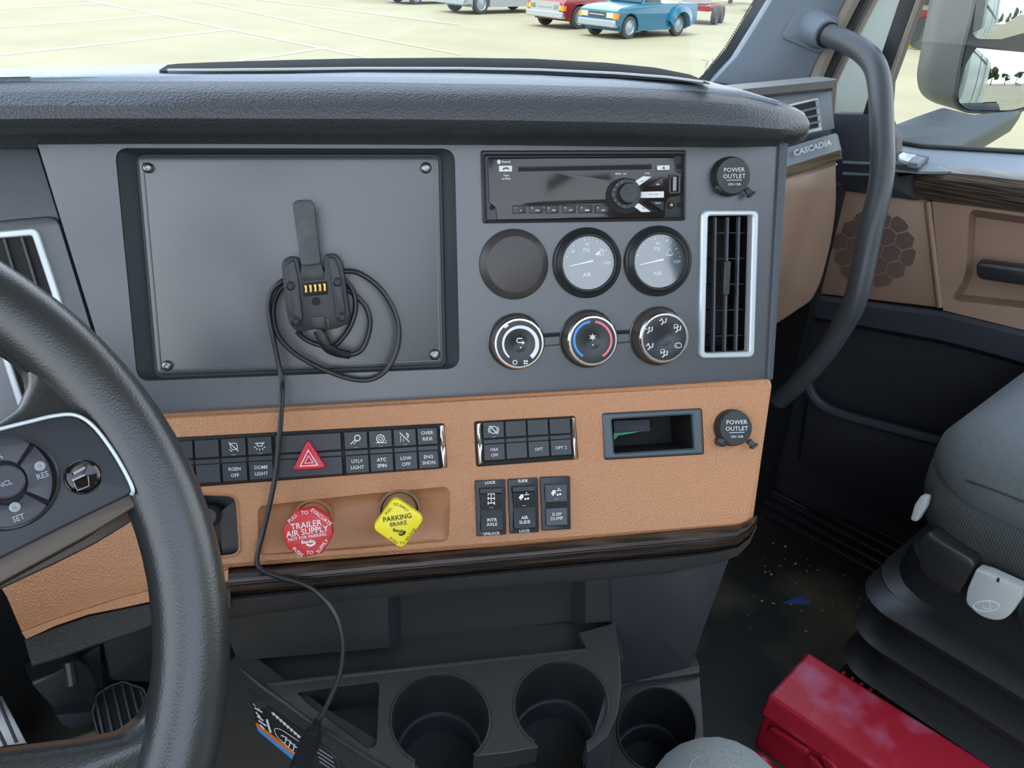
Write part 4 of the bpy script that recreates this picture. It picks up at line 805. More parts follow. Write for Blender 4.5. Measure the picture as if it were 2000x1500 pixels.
# ------------------------------------------------------------------ outboard end of the dash
mb = MB(); mb.plate(O, [(1380, 200), (1624, 170), (1632, 252), (1545, 274), (1380, 330)], 0, .15, 3); obj('outboard_fascia', mb, M_grey, dash)
mb = MB(); mb.plate(O, [(1380, 205), (1618, 178), (1626, 300), (1626, 420), (1380, 480)], -.004, .02); obj('outboard_core', mb, M_dark, dash)
mb = MB(); mb.plate(O, [(1560, 300), (1720, 372), (1720, 820), (1560, 1000), (1400, 960), (1430, 480)], -.24, .02); obj('outboard_kick', mb, M_seal, dash)
mb = MB(); mb.loft([[O.hit(x, y-(.11*(x-1548)), h) for x, y in ((1380, 305), (1480, 305), (1548, 305), (1610, 305), (1634, 305), (1640, 306))] for y, h in ((0, 0),)]+[[O.hit(x, y, h) for (x, y), h in zip(r, hh)] for r, hh in (
    ([(1380, 322), (1480, 298), (1548, 278), (1610, 259), (1630, 253), (1634, 256)], (.0, .0, .0, .0, 0, -.02)),
    ([(1380, 330), (1480, 306), (1548, 285), (1610, 266), (1632, 260), (1637, 264)], (.012,)*5+(-.02,)),
    ([(1380, 366), (1480, 342), (1548, 322), (1610, 302), (1640, 293), (1644, 294)], (.018,)*5+(-.02,)))][1:], False); obj('badge_strip', mb, M_grey, dash)
mb = MB(); mb.loft([[O.hit(x, y, h) for (x, y), h in zip(r, hh)] for r, hh in (
    ([(1380, 366), (1480, 342), (1548, 322), (1610, 302), (1640, 293), (1644, 294)], (.018,)*5+(-.02,)),
    ([(1380, 386), (1480, 362), (1548, 341), (1610, 321), (1642, 311), (1645, 311)], (.012,)*5+(-.02,)))], False); obj('wood_strip', mb, mat('pale wood strip', (120, 108, 88), .3, mottle=(10, (70, 62, 50), .4, .7, (1, 1, 60))), dash)
mb = MB(); mb.plate(O, rr([(1380, 390), (1548, 340), (1642, 310), (1643, 400), (1634, 470), (1612, 555), (1592, 592), (1520, 640), (1380, 700)], [2, 2, 8, 30, 30, 30, 10, 4, 2], 5), .010, .18, 10, .02); obj('outboard_bolster', mb, M_door, dash, 'brown padded panel at the passenger end', ang=50)
txt('CASCADIA', O, 1587, 289, 11, M_satin, dash, 17, .022, 1.0, .035, .25, name='badge')
mb = MB()
OT = [((1400, 196), (1380, 180), (1375, 156)), ((1464, 188), (1426, 175), (1395, 156)), ((1540, 180), (1520, 166), (1470, 153)), ((1622, 172), (1629, 155), (1560, 150)), ((1626, 171), (1634, 154), (1600, 149))]
zt = O.hit(1629, 155, .03).z; HT = Pl((0, 0, zt), Z)
mb.loft([[O.hit(a[0], a[1]+6, .0), O.hit(*a, .026), O.hit(a[0]+(b[0]-a[0])*.9, a[1]+(b[1]-a[1])*.9, .03), O.hit(*b, .026), O.hit(*b, .026)+V((0, .03, .0)), O.hit(*b, .026)+V((0, .06, -.1))] for a, b, cc in OT], False); obj('outboard_top', mb, mat('ledge plastic', (104, 104, 102), .5, bump=('noise', 700, .3, .0006)), dash)
sv = root('air_vent', O.hit(1570, 230, -.02), 'small silver framed vent with horizontal slats near the passenger door', 'air vent')
so, si = [(1528, 205), (1599, 189), (1607.5, 255), (1538, 271)], [(1535, 211), (1595.5, 197), (1602.5, 249), (1543, 262)]
mb = MB(); mb.frame(O, rr(so, 4, 3), rr(si, 2, 3), .005, .006, 2, .012); obj('frame', mb, M_satin, sv)
mb = MB(); mb.poly(O, rr(si, 2, 3), .0015); obj('duct', mb, M_pit, sv)  # flat black face painted for the shade behind the slats
for t in (.24, .52, .77):
    a, b = bil(si, .02, t), bil(si, .98, t); p, q = O.hit(*a, .003), O.hit(*b, .003); mb = MB(); mb.box((p+q)/2, (q-p)/2, O.n*.002, O.v*.0014); obj('slat', mb, M_grey, sv)

# ------------------------------------------------------------------ windscreen pillar, seals, cab body edge
PP = Pl(at(1560, 80, 1.36), (-.55, -.80, .25))
tr = root('trim_1', PP.hit(1560, 120, -.05), 'grey windscreen pillar trim', None, kind='structure')
mb = MB(); mb.plate(PP, [(1388, 162), (1440, 108), (1479, 46), (1507, 0), (1580, -120), (1720, -120), (1653, 0), (1612, 85), (1580, 155), (1500, 175)], 0, .03, 5); obj('pillar_cover', mb, M_grey, tr)
mb = MB(); mb.tube([PP.hit(x, y, -.006) for x, y in ((1735, -120), (1664, 0), (1624, 78), (1590, 158))], .0125, 10); obj('seal_trim', mb, M_taup2, tr)
mb = MB(); mb.tube([PP.hit(x, y, -.012) for x, y in ((1760, -120), (1688, 0), (1648, 78), (1611, 158))], .012, 10); obj('door_seal', mb, M_seal, tr)
mb = MB(); mb.tube([PP.hit(x, y, -.02) for x, y in ((1776, -120), (1703, 0), (1663, 78), (1624, 162), (1616, 260))], .010, 10); obj('seal_lip', mb, M_taup2, tr)
WP = Pl(at(1690, 110, 1.56), (-.75, -.62, .2))
mb = MB(); mb.plate(WP, [(1600, 170), (1690, -20), (1760, -140), (1880, -140), (1790, 0), (1740, 110), (1700, 250), (1600, 260)], 0, .03, 6); obj('white_body_edge', mb, M_white, tr, 'white painted cab body edge')
gh = root('grab_handle', at(1620, 690, 1.33), 'long dark bent grab rail between the windscreen pillar and the dash', 'grab handle')
gp = [(1606, 64, 1.345), (1625, 71, 1.325), (1655, 83, 1.30), (1688, 103, 1.275), (1710, 132, 1.255), (1719, 175, 1.245), (1722, 240, 1.235), (1724, 305, 1.225), (1722, 345, 1.225), (1714, 392, 1.225), (1700, 450, 1.23), (1682, 540, 1.245), (1668, 592, 1.26), (1650, 628, 1.28), (1610, 688, 1.32), (1560, 745, 1.37), (1520, 780, 1.42)]
mb = MB(); mb.tube(spline([at(*p) for p in gp], 5), .0180, 18); obj('rail', mb, M_rail, gh)
mb = MB(); mb.plate(PP, rr([(1529, 66), (1556, 18), (1575, 12), (1637, 32), (1641, 46), (1614, 98), (1600, 104), (1531, 76)], 5, 3), .004, .006, 3); obj('mount_plate', mb, M_grey, gh)
mb = MB(); a = at(*gp[0]); b = at(1632, 74, 1.318); d = (b-a).normalized(); mb.tube([a-d*.05, a-d*.03, a-d*.008, a+d*.010, a+d*.013], [.034, .032, .0275, .0235, .019], 24); obj('boss', mb, M_grey, gh)
mb = MB(); mb.tube([a+d*.0125, a+d*.0185], .0205, 20); obj('gasket', mb, M_pit, gh)

# ------------------------------------------------------------------ passenger door, standing open
dr = root('door_1', D.hit(1800, 900, -.03), 'open passenger door with brown inner panels', None, kind='structure')
mb = MB(); mb.plate(D, [(1650, 300), (2095, 360), (2095, 760), (1620, 690), (1600, 560)], -.035, .02); obj('door_shell', mb, M_dark, dr)
mb = MB(); mb.plate(D, rr([(1627, 221), (1728, 224), (1750, 268), (1752, 345), (1792, 337), (1792, 392), (1622, 369), (1618, 300)], 4, 3), .012, .04, 3); obj('hinge_cover', mb, M_dark, dr)
for y in (318, 340):
    mb = MB(); mb.tube([D.hit(1646, y-1, .014), D.hit(1740, y+4, .014)], .003, 8); obj('cover_ridge', mb, M_grey, dr)
zs = D.hit(1835, 331, .03).z; HS = Pl((0, 0, zs), Z)
la = [(1716, 262), (1744, 282), (1800, 291), (1900, 297), (2010, 303), (2090, 308)]; lb = [(1718, 330), (1748, 331), (1800, 335), (1900, 335), (2010, 345), (2090, 352)]
mb = MB(); mb.loft([[HS.hit(*a)+V((0, 0, -.06)), HS.hit(*a), HS.hit(*b), HS.hit(*b)-V((0, 0, .004))] for a, b in zip(la, lb)], False); obj('sill_cap', mb, M_grey, dr)
mb = MB(); mb.tube([HS.hit(x, y-1)+Z*.004 for x, y in la], .005, 8); obj('glass_seal', mb, M_seal, dr)
mb = MB(); mb.loft([[D.hit(x, a+(b-a)*t, h) for t, h in ((-.08, .01), (0, .022), (.12, .034), (.35, .040), (.6, .036), (.9, .022), (1, .008))] for x, a, b in ((1787, 342, 384), (1789, 337, 388), (1800, 333, 389), (1835, 329, 393), (1900, 333, 402), (2010, 345, 418), (2090, 353, 430))], False)
obj('wood_strip', mb, mat('grey brown wood', (50, 42, 36), .3, mottle=(8, (112, 100, 88), .42, .72, (3, 1, 70)), coat=.3), dr, 'dark streaked wood strip on the door')
mb = MB(); mb.plate(D, rr([(1590, 575), (1626, 363), (1700, 374), (1810, 391), (1836, 603)], 6, 3), .006, .03, 7); obj('speaker_panel', mb, M_door, dr, 'brown speaker panel')
mb = MB(); mb.tube([D.hit(x, y, .008) for x, y in ((1812, 394), (1822, 480), (1836, 600))], .005, 10); obj('panel_ridge', mb, M_door, dr)
PK = rr([(1893, 408), (2090, 436), (2090, 612), (1852, 586), (1886, 546)], [14, 2, 2, 20, 40], 5)
mb = MB(); mb.holed(D, [(1820, 393), (2095, 430), (2095, 668), (1842, 606)], [PK], .006, .03); obj('armrest_panel', mb, M_door, dr, 'brown armrest panel')
mb = MB(); mb.loft([[D.hit(x, y, .006) for x, y in PK], [D.hit(x, y, -.012) for x, y in inset(PK, 6)], [D.hit(x, y, -.03) for x, y in inset(PK, 14)]], True, False, True); obj('armrest_pocket', mb, M_door, dr, ang=60)
mb = MB(); mb.plate(D, rr([(1906, 517), (1914, 512), (2090, 535), (2090, 572), (1914, 546), (1907, 538)], 5, 3), .030, .028, 6); obj('pull_handle', mb, M_blk, dr, 'black door pull')
lg = [(1575, 572, 620), (1640, 580, 632), (1838, 606, 668), (1945, 632, 696), (2095, 668, 742)]
mb = MB(); mb.loft([[D.hit(x, a, .002), D.hit(x, a+3, .022), D.hit(x, a+12, .030), D.hit(x, b-4, .024), D.hit(x, b, .010), D.hit(x, b+4, -.02)] for x, a, b in lg], False); obj('lower_ledge', mb, M_dark, dr)
mb = MB(); mb.plate(D, [(1560, 610), (1640, 625), (2095, 730), (2095, 1250), (1700, 1080), (1470, 920)], -.02, .03); obj('lower_panel', mb, mat('dark lower door', (28, 30, 38), .6, bump=('noise', 400, .3, .0006)), dr)
mb = MB(); mb.tube(spline([D.hit(x, y, .02) for x, y in ((1572, 735), (1585, 770), (1612, 796), (1660, 815), (1760, 842), (1850, 866), (1960, 896))], 4), .011, 10); obj('map_pocket_rail', mb, M_dark, dr)
mb = MB(); mb.plate(D, [(1578, 770), (1660, 822), (1960, 905), (1960, 1120), (1700, 1000), (1560, 900)], .012, .02, 4); obj('map_pocket', mb, mat('dark lower door', (28, 30, 38)), dr)
mb = MB(); mb.plate(D, [(1734, 163), (1793, 0), (1840, -130), (1800, -130), (1756, 0), (1723, 99), (1684, 224), (1730, 226)], .01, .05, 3); obj('window_frame', mb, M_seal, dr)
mb = MB(); mb.tube([D.hit(x, y, .012) for x, y in ((1840, -130), (1794, 0), (1736, 160), (1731, 215))], .004, 8); obj('frame_edge', mb, M_taup2, dr)
ws = root('window_switch', HS.hit(1780, 312), 'grey window switch block on the door sill', 'switch')
mb = MB(); mb.plate(HS, [(1748, 300), (1762, 294), (1816, 305), (1796, 324), (1748, 318)], .010, .010, 2); obj('switch_base', mb, M_dark, ws)
mb = MB(); mb.plate(HS, [(1754, 301), (1764, 296), (1790, 301), (1776, 314), (1756, 309)], .016, .007, 2); obj('rocker', mb, M_satin, ws)
mb = MB(); mb.plate(HS, [(1790, 302), (1808, 306), (1794, 318), (1775, 315)], .018, .009, 2); obj('rocker', mb, M_grey, ws)
# honeycomb speaker grille: each cell its own piece
gc = D.hit(1706, 487, .007); R_ = 80*D.sc(1706, 487); a_ = 20.5*D.sc(1706, 487)
def clip(poly, R):
    for k in range(40):
        t = 2*PI*k/40; nx, ny = math.cos(t), math.sin(t); out = []
        for i in range(len(poly)):
            p, q = poly[i-1], poly[i]; dp, dq = p[0]*nx+p[1]*ny-R, q[0]*nx+q[1]*ny-R
            if dp <= 0: out.append(p)
            if dp*dq < 0: t_ = dp/(dp-dq); out.append((p[0]+(q[0]-p[0])*t_, p[1]+(q[1]-p[1])*t_))
        poly = out
        if len(poly) < 3: return []
    # drop the doubled points
    o = []
    for p in poly:
        if not o or math.hypot(p[0]-o[-1][0], p[1]-o[-1][1]) > 2e-4: o.append(p)
    return o
for r in range(-4, 5):
    for q in range(-4, 5):
        cx_, cy_ = a_*math.sqrt(3)*(q+r/2.0-(r//2 if 0 else 0)), a_*1.5*r
        cx_ = a_*math.sqrt(3)*(q+(.5 if r % 2 else 0))
        poly = clip([(cx_+a_*.91*math.sin(PI/3*k), cy_+a_*.91*math.cos(PI/3*k)) for k in range(6)], R_)
        if len(poly) >= 3:
            area = abs(sum(poly[i-1][0]*poly[i][1]-poly[i][0]*poly[i-1][1] for i in range(len(poly))))/2
            if area < a_*a_*.25: continue
            mb = MB(); F = [gc+D.u*x+D.v*y for x, y in poly]; mb.loft([[p-D.n*.002 for p in F], [p+D.n*.0007 for p in F]], True, False, True); obj('grille_cell', mb, M_cell, dr)

# ------------------------------------------------------------------ glass
w2 = MB(); w2.plate(Pl(D.p-D.n*.03, D.n), [(1700, 232), (1740, 100), (1793, -20), (1850, -200), (2400, -200), (2400, 340), (2000, 310), (1745, 290)], 0, .004); obj('window_2', w2, M_glass, kind='structure')
WS = Pl(at(1450, 80, 1.42), (-.30, -.70, .64))
fr = root('window_1', WS.hit(800, 160), 'windscreen', None, kind='structure')
mb = MB(); mb.plate(WS, [(-700, 200), (1390, 175), (1440, 112), (1480, 50), (1510, 0), (1640, -220), (-700, -220)], 0, .005); obj('pane', mb, M_glass, fr)
mb = MB(); mb.stroke(WS, [(1366, 172), (1390, 150), (1428, 106), (1466, 44), (1495, 0), (1572, -120)], 30, .002)
obj('black_border', mb, M_seal, fr)
mb = MB()
for t in np.linspace(0, 1, 60):
    pts_ = [(1378, 142), (1415, 97), (1453, 36), (1475, 0), (1540, -100)]; k = t*4; i = min(int(k), 3); x = pts_[i][0]+(pts_[i+1][0]-pts_[i][0])*(k-i); y = pts_[i][1]+(pts_[i+1][1]-pts_[i][1])*(k-i); mb.poly(WS, ell(x-1, y-1, 1.8, 1.8, 7), .002)
obj('border_dots', mb, M_seal, fr)
mb = MB(); mb.stroke(WS, [(1371, 117), (1381, 119), (1377, 134)], 1.3, .0025); mb.stroke(WS, [(1384, 118), (1380, 128), (1388, 126), (1384, 136)], 1.2, .0025); mb.stroke(WS, [(1391, 114), (1394, 124)], 1.2, .0025); obj('marker_writing', mb, M_gry, fr)
mb = MB(); mb.prism([V(p) for p in ((-.66, 1.02, .80), (.05, .86, .80), (.72, .52, .80), (1.36, .74, .80), (1.46, .9, .80), (1.46, 1.25, .80), (-.66, 1.25, .80))], V((0, 0, -.03))); obj('cowl', mb, M_seal, dash)

# ------------------------------------------------------------------ outside mirror
mp = at(1940, 140, 1.72); dv_ = (mp-C0).normalized(); rv = V((.10, -1, .012)).normalized(); nm = (rv-dv_).normalized()
MP = Pl(mp, nm)
mi = root('side_mirror', MP.hit(1900, 290, .0), 'grey outside mirror with two stacked glasses beyond the passenger window', 'mirror')
fo = rr([(1917, -60), (2100, -60), (2100, 120), (2040, 200), (1990, 224), (1884, 222), (1862, 198), (1872, 130)], [4, 4, 30, 30, 24, 16, 16, 60], 5)
bo = rr([(1826, -60), (1960, -60), (1960, 100), (1940, 170), (1900, 206), (1838, 208), (1797, 186), (1789, 150)], [4, 4, 30, 30, 24, 20, 24, 60], 5)
mid = [((a[0]*.35+b[0]*.65), (a[1]*.35+b[1]*.65)) for a, b in zip(fo, bo)]
dp = lambda P, k: [MP.hit(x, y, 0)-nm*k for x, y in P]
dM = (MP.hit(1900, 100)-C0).length/ray(1900, 100).length
mb = MB(); mb.loft([[MP.hit(x, y, -.16) for x, y in inset(bo, 12)], [MP.hit(x, y, -.13) for x, y in bo], [MP.hit(x, y, -.07) for x, y in mid], dp(fo, .012), dp(fo, .004), dp(inset(fo, 4), 0), dp(inset(fo, 6), .006)], True, True, False); obj('housing', mb, M_mir, mi, ang=50)
mb = MB(); mb.poly(MP, inset(fo, 6), -.006); obj('face', mb, M_seal, mi)
gl = rr([(1897, 87), (2100, 92), (2100, 120), (2036, 194), (1985, 215), (1890, 216), (1871, 194), (1878, 140)], [8, 4, 20, 20, 20, 14, 14, 40], 4)
def convex(P, poly, R):
    mb = MB(); F = [P.hit(x, y, 0) for x, y in poly]; c = sum(F, V((0, 0, 0)))/len(F); rm = max((p-c).length for p in F)
    rings = []
    for k in np.linspace(1, .06, 14): rings.append([c+(p-c)*k+P.n*((rm*rm-((p-c).length*k)**2)/(2*R)-rm*rm/(2*R)*.75) for p in F])
    mb.loft(rings, True, False, True); return mb
obj('mirror_glass', convex(MP, gl, .55), M_mirror, mi, 'large lower mirror glass', ang=80)
gu = rr([(1922, -50), (2100, -50), (2100, 78), (1911, 76), (1903, 66)], 5, 3)
MU = Pl(MP.p, (nm+V((0, .03, .11))).normalized())
mb = MB(); F = [MP.hit(x, y, -.003) for x, y in gu]; c_ = sum(F, V((0, 0, 0)))/len(F); PU = Pl(c_+nm*.004, (nm+V((.10, 0, .02))).normalized()); obj('mirror_glass', convex(PU, gu, .32), M_mirror, mi, 'small upper mirror glass', ang=80)
AM = Pl(at(1850, 250, 1.66), (-.25, -.35, .90))
mb = MB(); mb.plate(AM, rr([(1738, 242), (1790, 222), (1842, 204), (1900, 218), (1998, 210), (2002, 217), (1940, 254), (1872, 293), (1790, 288), (1752, 278)], 6, 4), 0, .05, 6, .02); obj('mirror_arm', mb, M_mir, mi, ang=50)
# ------------------------------------------------------------------ passenger seat
def rrect(x0, x1, y0, y1, r, z, n=5):
    out = []
    for cx, cy, a in ((x1-r, y1-r, 0), (x0+r, y1-r, 90), (x0+r, y0+r, 180), (x1-r, y0+r, 270)):
        for k in range(n+1): t = math.radians(a+90*k/n); out.append(V((cx+r*math.cos(t), cy+r*math.sin(t), z)))
    return out
st_ = root('passenger_seat', (1.2, 0, 0), 'grey knit passenger seat on black rubber bellows by the open door', 'seat')
X0, X1, YF, YR = 1.005, 1.50, .305, -.36
def slab(zs, m, name, lab=None):
    mb = MB(); mb.loft([rrect(X0+o, X1-o, YR+o, YF-o*f, .10, z, 8) for z, o, f in zs], True, True, True); return obj(name, mb, m, st_, lab, ang=60)
slab([(.432, .004, 1), (.445, .0, 1), (.47, .002, 1), (.495, .012, 1.3), (.515, .032, 1.6), (.528, .07, 1.8), (.535, .13, 1.7), (.536, .2, 1.5)], M_seat, 'seat_cushion')
slab([(.325, .035, 1), (.335, .018, 1), (.36, .006, 1), (.40, .0, 1), (.428, .0, 1), (.433, .006, 1)], M_rib, 'ribbed_border', 'ribbed lower border of the cushion')
mb = MB(); mb.tube([V((X0+.002, y, z)) for y, z in ((.235, .464), (.2, .469), (.1, .474), (-.1, .476), (-.3, .476))], .0014, 6); obj('seam', mb, M_blk, st_)
mb = MB(); mb.loft([rrect(1.03, 1.47, -.48-.25*(z-.5), -.36-.25*(z-.5), .05, z) for z in (.48, .6, .8, 1.0, 1.12)], True, True, True); obj('backrest', mb, M_seat, st_)
mb = MB(); mb.loft([rrect(X0+o, X1-o, YR+.03, YF-.02-o, .07, z) for z, o in ((.20, .03), (.205, .0), (.24, -.022), (.255, -.022), (.262, -.005), (.31, .0), (.328, .02))], True, True, True); obj('seat_plinth', mb, M_bel, st_)
S = Pl((.985, 0, .3), (-1, 0, .15))
mb = MB(); mb.plate(S, rr([(1796, 1050), (1812, 1040), (1900, 1092), (1906, 1108), (1872, 1164), (1850, 1158), (1796, 1118), (1790, 1080)], 8, 3), .012, .04, 7); obj('control_pod', mb, M_bel, st_)
mb = MB(); mb.plate(S, rr([(1996, 1160), (2080, 1200), (2080, 1290), (2000, 1245), (1984, 1200)], 8, 3), .012, .04, 7); obj('control_pod', mb, M_bel, st_)
mb = MB(); mb.plate(S, rr([(1906, 1111), (1930, 1118), (1998, 1149), (1996, 1168), (1968, 1208), (1944, 1214), (1912, 1204), (1885, 1178), (1888, 1152)], [4, 4, 4, 6, 14, 14, 14, 8, 8], 4), .022, .02, 4); lv = obj('height_lever', mb, M_lev, st_, 'pale grey height lever')
mb = MB(); mb.frame(S, ell(1926, 1184, 26, 11, 24), ell(1926, 1184, 24.5, 9.5, 24), .0226, .001, .2); mb.stroke(S, [(1921, 1182), (1921, 1188), (1934, 1190), (1934, 1178)], 1.6, .0228); mb.stroke(S, [(1926, 1174), (1930, 1171), (1932, 1177)], 1.2, .0228); obj('pictogram', mb, M_wht, lv)
mb = MB(); mb.poly(S, [(1948, 1128), (1953, 1130), (1951, 1138), (1946, 1136)], .0226); obj('notch', mb, M_pit, lv)
mb = MB(); mb.plate(Pl(S.p-S.n*.01, S.n), rr([(1786, 985), (1798, 968), (1812, 970), (1808, 990), (1790, 1020), (1777, 1016)], 4, 3), .0, .012, 3); obj('side_lever', mb, M_lev, st_, 'pale grey lever under the cushion')
bz = [(.262, -.05), (.250, -.004), (.245, .004), (.238, .0), (.215, -.022), (.200, -.032), (.188, -.006), (.182, .004), (.175, .0), (.150, -.022), (.135, -.032), (.120, -.006), (.114, .004), (.107, .0), (.08, -.022), (.065, -.032), (.05, -.004), (.044, .002), (.0, .002)]
mb = MB(); mb.loft([rrect(.955-o, 1.52, YR, .305+o, .06, z, 6) for z, o in bz], True, True, True); obj('bellows', mb, M_bel, st_, ang=50)

# ------------------------------------------------------------------ red case on the floor
b0 = V((.816, .333, 0)); f1 = V((.998, .065, 0)); f2 = V((.065, -.998, 0)); WD, LN, HH = .128, .52, .112
rc = root('red_case', b0+f1*WD/2+f2*LN/2, 'long red plastic case with scuffed lid lying beside the seat bellows', 'case')
def cbox(a0, a1, l0, l1, z0, z1, tap=0): 
    q = [(a0, l0), (a1, l0), (a1, l1), (a0, l1)]; g = lambda t, z: [b0+f1*(a+(t if a == a0 else -t))+f2*(l+(t if l == l0 else -t))+Z*z for a, l in q]
    return [g(0, z0), g(tap, z1)]
mb = MB(); mb.loft(cbox(.004, WD-.004, .004, LN, 0, .070), True, True, True); obj('case_base', mb, M_caseb, rc, bevel=.004)
mb = MB(); mb.loft(cbox(0, WD, 0, LN+.004, .0705, HH, .004), True, True, True); obj('case_lid', mb, M_case, rc, 'scuffed red lid, its red lightened for sky sheen', bevel=.005)
CF = Pl(b0, -f1)
mb = MB(); mb.plate(CF, rr([(1500, 1424), (1506, 1422), (1574, 1466), (1578, 1474), (1568, 1476), (1502, 1432)], 2, 2), .006, .006, 1.5); obj('handle_rib', mb, M_caseb, rc)
for x in (1578, 1604): 
    mb = MB(); mb.plate(CF, [(x, 1478), (x+14, 1486), (x+34, 1508), (x+8, 1510)], .006, .006, 2); obj('latch', mb, M_caseb, rc)
for l0 in (.06, .30):
    for k in range(4):
        mb = MB(); mb.box(b0+f1*(WD+.002)+f2*(l0+k*.014)+Z*(HH-.008), f1*.003, f2*.002, Z*.003); obj('hinge_knuckle', mb, M_caseb, rc)
mb = MB(); mb.tube(spline([CF.hit(1448, 1490, .02), CF.hit(1455, 1477, .03), CF.hit(1478, 1476, .035), CF.hit(1500, 1490, .03), CF.hit(1512, 1508, .01)], 4), .006, 10); obj('carry_strap', mb, M_caseb, rc)

# ------------------------------------------------------------------ knee of the person in the driver's seat
kn_ = at(1410, 1580, .62)
pe = root('person', (.10, -.1, .0), 'knee of a seated person in grey heathered knit trousers, at bottom edge', 'person')
mb = MB()
th = spline([V((-.02, -.28, .44)), V((.12, -.10, .475)), kn_+V((-.07, -.07, .0)), kn_+V((-.01, -.01, .0)), kn_+V((.016, .012, -.05)), kn_+V((.02, -.02, -.16)), V((.40, .06, .10))], 5)
rads = np.interp(np.linspace(0, 1, len(th)), [0, .18, .38, .5, .64, .8, 1], [.088, .080, .064, .056, .055, .056, .05])
mb.tube(th, list(rads), 24); obj('trouser_leg', mb, M_knee, pe, ang=80)
mb = MB(); k0 = kn_+V((0, 0, .0)); 
mb.tube(spline([at(1346, 1504, .585), at(1352, 1488, .585), at(1368, 1474, .582)], 5), [.0003]+[.0006]*9+[.0003], 6); obj('trouser_crease', mb, M_knee, pe)
mb = MB(); ft = V((.40, .06, 0)); mb.loft([[ft+V((x*.045, y+.0, z)) for x, z in ((-1, 0), (1, 0), (1, hh_), (-1, hh_))] for y, hh_ in ((-.08, .09), (.02, .10), (.10, .07), (.19, .045))], True, True, True); obj('shoe', mb, M_blk, pe, bevel=.012)

# ------------------------------------------------------------------ bits on the floor
mb = MB(); mb.plate(FL, rr([(1529, 1178), (1552, 1166), (1568, 1162), (1573, 1172), (1590, 1178), (1575, 1181), (1552, 1178)], 2, 2), .0022, .0015, .5); obj('paper_scrap', mb, mat('blue scrap', (62, 88, 150), .7), None, 'small blue scrap of paper on the dark floor', 'scrap')
mb = MB()
for k in range(46):
    x, y = random.gauss(1560, 60), random.gauss(1150, 60)
    if 1440 < x < 1700 and 1040 < y < 1255:
        c = FL.hit(x, y, .0022); r = random.uniform(.0012, .0034); mb.loft([[c+V((r*math.cos(a), r*math.sin(a), 0)) for a in (0, 1.6, 3, 4.6)], [c+V((r*.4*math.cos(a), r*.4*math.sin(a), r*.7)) for a in (0, 1.6, 3, 4.6)]], True, False, True)
obj('crumbs', mb, mat('crumb', (150, 145, 125), .8), None, 'pale crumbs scattered on the dark rubber floor', 'crumbs', kind='stuff')

# ------------------------------------------------------------------ cab shell
def slabo(name, x0, x1, y0, y1, z0, z1, m, par=None, kind='structure', lab=None):
    mb = MB(); mb.box(((x0+x1)/2, (y0+y1)/2, (z0+z1)/2), ((x1-x0)/2, 0, 0), (0, (y1-y0)/2, 0), (0, 0, (z1-z0)/2)); return obj(name, mb, m, par, lab, kind=kind)
mb = MB(); mb.holed(FL, [FL_ for FL_ in [(0, 0)]] if 0 else [(-900, 2600), (-900, 1150), (400, 1080), (1500, 905), (1790, 1080), (2700, 1650), (2700, 2600)], [], 0, .04) if 0 else None
fl = MB(); fl.prism([V(p) for p in ((-.66, -.6, 0), (1.56, -.6, 0), (1.56, .2, 0), (1.46, .80, 0), (1.46, 1.25, 0), (-.66, 1.25, 0))], V((0, 0, -.05))); obj('floor', fl, M_floor, kind='structure')
sl = root('trim_2', (1.48, .5, .0), 'ribbed black door sill', None, kind='structure')
for k in range(5):
    dx = k*.026; mb = MB(); a, b = V((1.31+dx, 1.0, .006+.004*k)), V((1.36+dx, -.4, .006+.004*k)); mb.box((a+b)/2, (b-a)/2, V((.008, 0, 0)), V((0, 0, .006))); obj('sill_rib', mb, M_bel, sl, bevel=.002)
slabo('wall_left', -.72, -.66, -.6, 1.25, 0, .72, M_dark)
slabo('wall_front', -.66, 1.46, 1.20, 1.25, 0, .78, M_blk)
cl = root('ceiling', (.4, 0, 1.7), None, None, kind='structure')
slabo('roof_sun_block', -.72, 1.56, -.35, .86, 1.70, 1.76, mat('beige lining', (170, 164, 154), .7), cl, None)  # unseen roof, added and sized to keep the sun off the dash
wb_ = root('wall_back', (.4, -1.38, 0), None, None, kind='structure'); M_lin = mat('sleeper lining', (126, 120, 112), .8)
slabo('bulkhead_light_block', .27, 1.56, -1.41, -1.35, 0, 1.60, M_lin, wb_, None); slabo('bulkhead_light_block', -.72, .27, -1.41, -1.35, 0, 1.22, M_lin, wb_, None); slabo('gap_light_block', -.72, .27, -1.41, -1.35, 1.66, 1.76, M_lin, wb_, None)  # unseen; pieces and gap shaped for reflections in fascia, gauges and radio
slabo('door_header', -.72, -.66, -.35, .62, 1.62, 1.70, M_grey, cl, None)  # unseen header, kept high so left sky reflects in the fascia

wr = root('wall_right', (1.53, -1.4, -.5), None, None, kind='structure')
slabo('cab_side', 1.50, 1.56, -3.2, -.62, -.6, 2.2, M_white, wr, None)
slabo('side_fairing', 1.52, 1.60, -3.2, -2.2, -.9, 2.3, M_white, wr, None)
slabo('kick_wall', 1.34, 1.37, .66, 1.25, -.05, .70, M_seal, wr, None)
slabo('roof_edge', 1.54, 1.57, -3.2, -.62, 1.2, 1.23, M_seal, wr, None)
